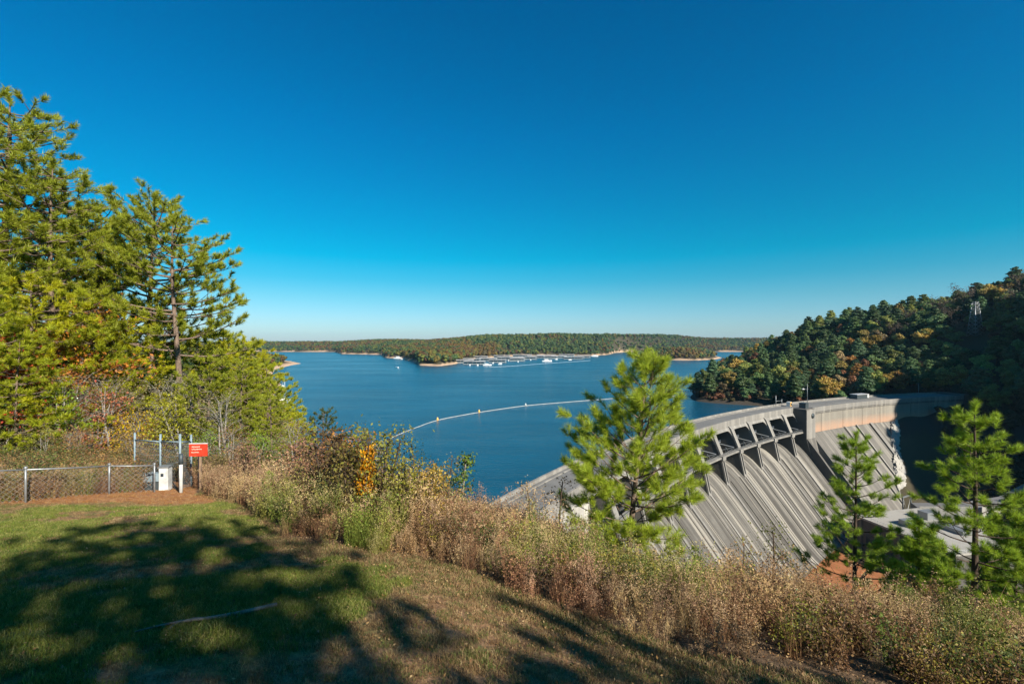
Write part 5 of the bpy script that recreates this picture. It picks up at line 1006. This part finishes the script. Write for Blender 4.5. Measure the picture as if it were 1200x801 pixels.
for px, py, L, Wd, rz, lab in ((556, 426.2, 46, 12, .05, 'nearest dark-bayed boat dock off the marina point'), (583, 424.0, 40, 12, .1, 'boat dock right of the nearest one'), (548, 422.6, 64, 13, -.1, 'long pale-roofed dock behind the nearest one'), (598, 420.6, 70, 13, .12, 'long dock along the middle of the marina'),
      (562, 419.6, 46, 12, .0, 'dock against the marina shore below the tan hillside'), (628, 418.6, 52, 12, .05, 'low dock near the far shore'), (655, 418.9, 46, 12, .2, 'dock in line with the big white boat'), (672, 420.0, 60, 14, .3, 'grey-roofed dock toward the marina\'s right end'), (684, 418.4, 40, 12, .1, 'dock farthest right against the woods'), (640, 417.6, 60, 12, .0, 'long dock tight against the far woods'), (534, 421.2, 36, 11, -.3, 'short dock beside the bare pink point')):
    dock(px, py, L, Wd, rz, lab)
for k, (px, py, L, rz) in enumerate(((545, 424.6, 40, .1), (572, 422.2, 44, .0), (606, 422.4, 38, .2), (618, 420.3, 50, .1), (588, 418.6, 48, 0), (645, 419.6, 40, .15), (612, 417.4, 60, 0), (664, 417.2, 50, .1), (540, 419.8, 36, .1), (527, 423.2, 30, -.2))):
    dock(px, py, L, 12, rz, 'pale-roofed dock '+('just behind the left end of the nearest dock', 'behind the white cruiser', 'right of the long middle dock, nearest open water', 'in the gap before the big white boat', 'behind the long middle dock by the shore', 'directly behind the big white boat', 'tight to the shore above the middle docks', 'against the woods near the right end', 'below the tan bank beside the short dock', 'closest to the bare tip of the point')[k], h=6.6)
for k, (px, py, L, rz, lab) in enumerate(((551, 427.3, 9, 1.5, 'white boat moored at the left end of the nearest dock'), (560, 427.6, 10, 1.6, 'white boat moored midway along the nearest dock'), (578, 425.2, 9, 1.4, 'white boat between the nearest dock and the cruiser'), (596, 422.0, 10, 1.5, 'white boat off the long middle dock'), (607, 423.4, 9, 1.7, 'small white boat right of the long middle dock'), (622, 421.4, 10, 1.5, 'white boat in the gap before the big white boat'), (652, 420.6, 10, .6, 'white boat right behind the big white boat'), (668, 421.2, 11, .4, 'white boat before the grey-roofed right docks'), (680, 419.4, 10, 1.2, 'white boat moored near the farthest right dock'))):
    boat(px, py, L, rz, lab, group='boats at the marina')
boat(571, 427.4, 17, .1, 'white cabin boat at the end of the nearest dock', group='boats at the marina'); boat(586.5, 426.0, 15, 1.2, 'white cruiser just right of the nearest docks', group='boats at the marina'); boat(641, 422.9, 24, .15, 'largest white boat, moving past the marina on open water')
boat(697, 416.9, 22, .0, 'white boat at the far right end of the marina'); boat(465, 430.0, 9, 2.4, 'small lone white boat on open water before the point', cabin=False); boat(467, 419.3, 26, .0, 'long white boat in the cove left of the marina point'); boat(473, 420.4, 16, .3, 'white boat tucked in the cove beside the longer one')
boat(333, 468.5, 9, .4, 'white sailing boat with a tall bare mast at the pink beach', mast=15, name='sailing_boat'); boat(331.5, 452.5, 8, 2.0, 'small sailing boat with a thin mast off the second bare point', mast=11, name='sailing_boat')
for k, (px, py, sc, lab) in enumerate(((320, 470.5, 4.5, 'pinkish rock mass at the nearer small point'), (327, 472, 2.6, 'low pale rock at the tip of the nearer small point'), (318, 452.5, 4.8, 'pink rock mass at the farther small point'))):
    p = lake_pt(px, py); r = np.random.default_rng(900+k); V, Fc = ico(); V = V*(1+.3*(r.random(len(V))-.5))[:, None]*[sc*1.9, sc, sc*.55]; me = np_mesh('rock', V, Fc, M['beach_rock'] if 'beach_rock' in M else simple('beach_rock', (.45, .28, .20), .9, nsc=1, amt=.4)); o = link('rock', me, None, tuple(p)); tag(o, lab, 'rock', 'rocks on the left shore')
# lattice tower on the hill
ty = 372.0; tx = (1143-600)/F*ty; tz = g1(tx, ty); to = empty('lattice_tower', (tx, ty, tz)); tag(to, 'pale grey lattice tower standing among the trees on the right hill', 'tower'); TH = (H0-353)/F*ty-tz; tw_ = lambda z: 2.3*(1-z/TH)+1.2
for sx_ in (-1, 1):
    for sy_ in (-1, 1): mb = MB(); mb.tube([(sx_*tw_(z), sy_*tw_(z), z) for z in (0, TH/2, TH)], .3, 4); mb.build('leg', M['galvanised'], to)
n = 9
for k in range(n):
    z0, z1 = TH*k/n, TH*(k+1)/n; mb = MB()
    for (ax, ay), (bx, by) in (((-1, -1), (1, -1)), ((1, -1), (1, 1)), ((1, 1), (-1, 1)), ((-1, 1), (-1, -1))):
        a0 = np.array([ax*tw_(z0), ay*tw_(z0), z0]); b1 = np.array([bx*tw_(z1), by*tw_(z1), z1]); a1 = np.array([ax*tw_(z1), ay*tw_(z1), z1]); b0_ = np.array([bx*tw_(z0), by*tw_(z0), z0])
        for p_, q_ in ((a0, b1), (b0_, a1), (a1, b1)): mb.tube([p_, (p_+q_)/2, q_], .16, 3)
    mb.build('bracing', M['galvanised'], to)
for z in (TH*.93, TH*.78):
    mb = MB(); mb.box((0, 0, z), (7, .5, .5)); mb.build('cross_arm', M['galvanised'], to)

# ------------------------------------------------------------------ air: thin haze round everything
bx = MB(); bx.box((0, 0, 27.0), (18600, 18600, 250.0)); t = NT('haze_air'); v = t.n('ShaderNodeVolumePrincipled'); v.inputs['Color'].default_value = (.45, .78, 1.0, 1); v.inputs['Density'].default_value = 3.2e-5; v.inputs['Anisotropy'].default_value = .2
t.t.links.new(v.outputs[0], t.out.inputs['Volume']); tag(bx.build('haze', t.m), kind='stuff')
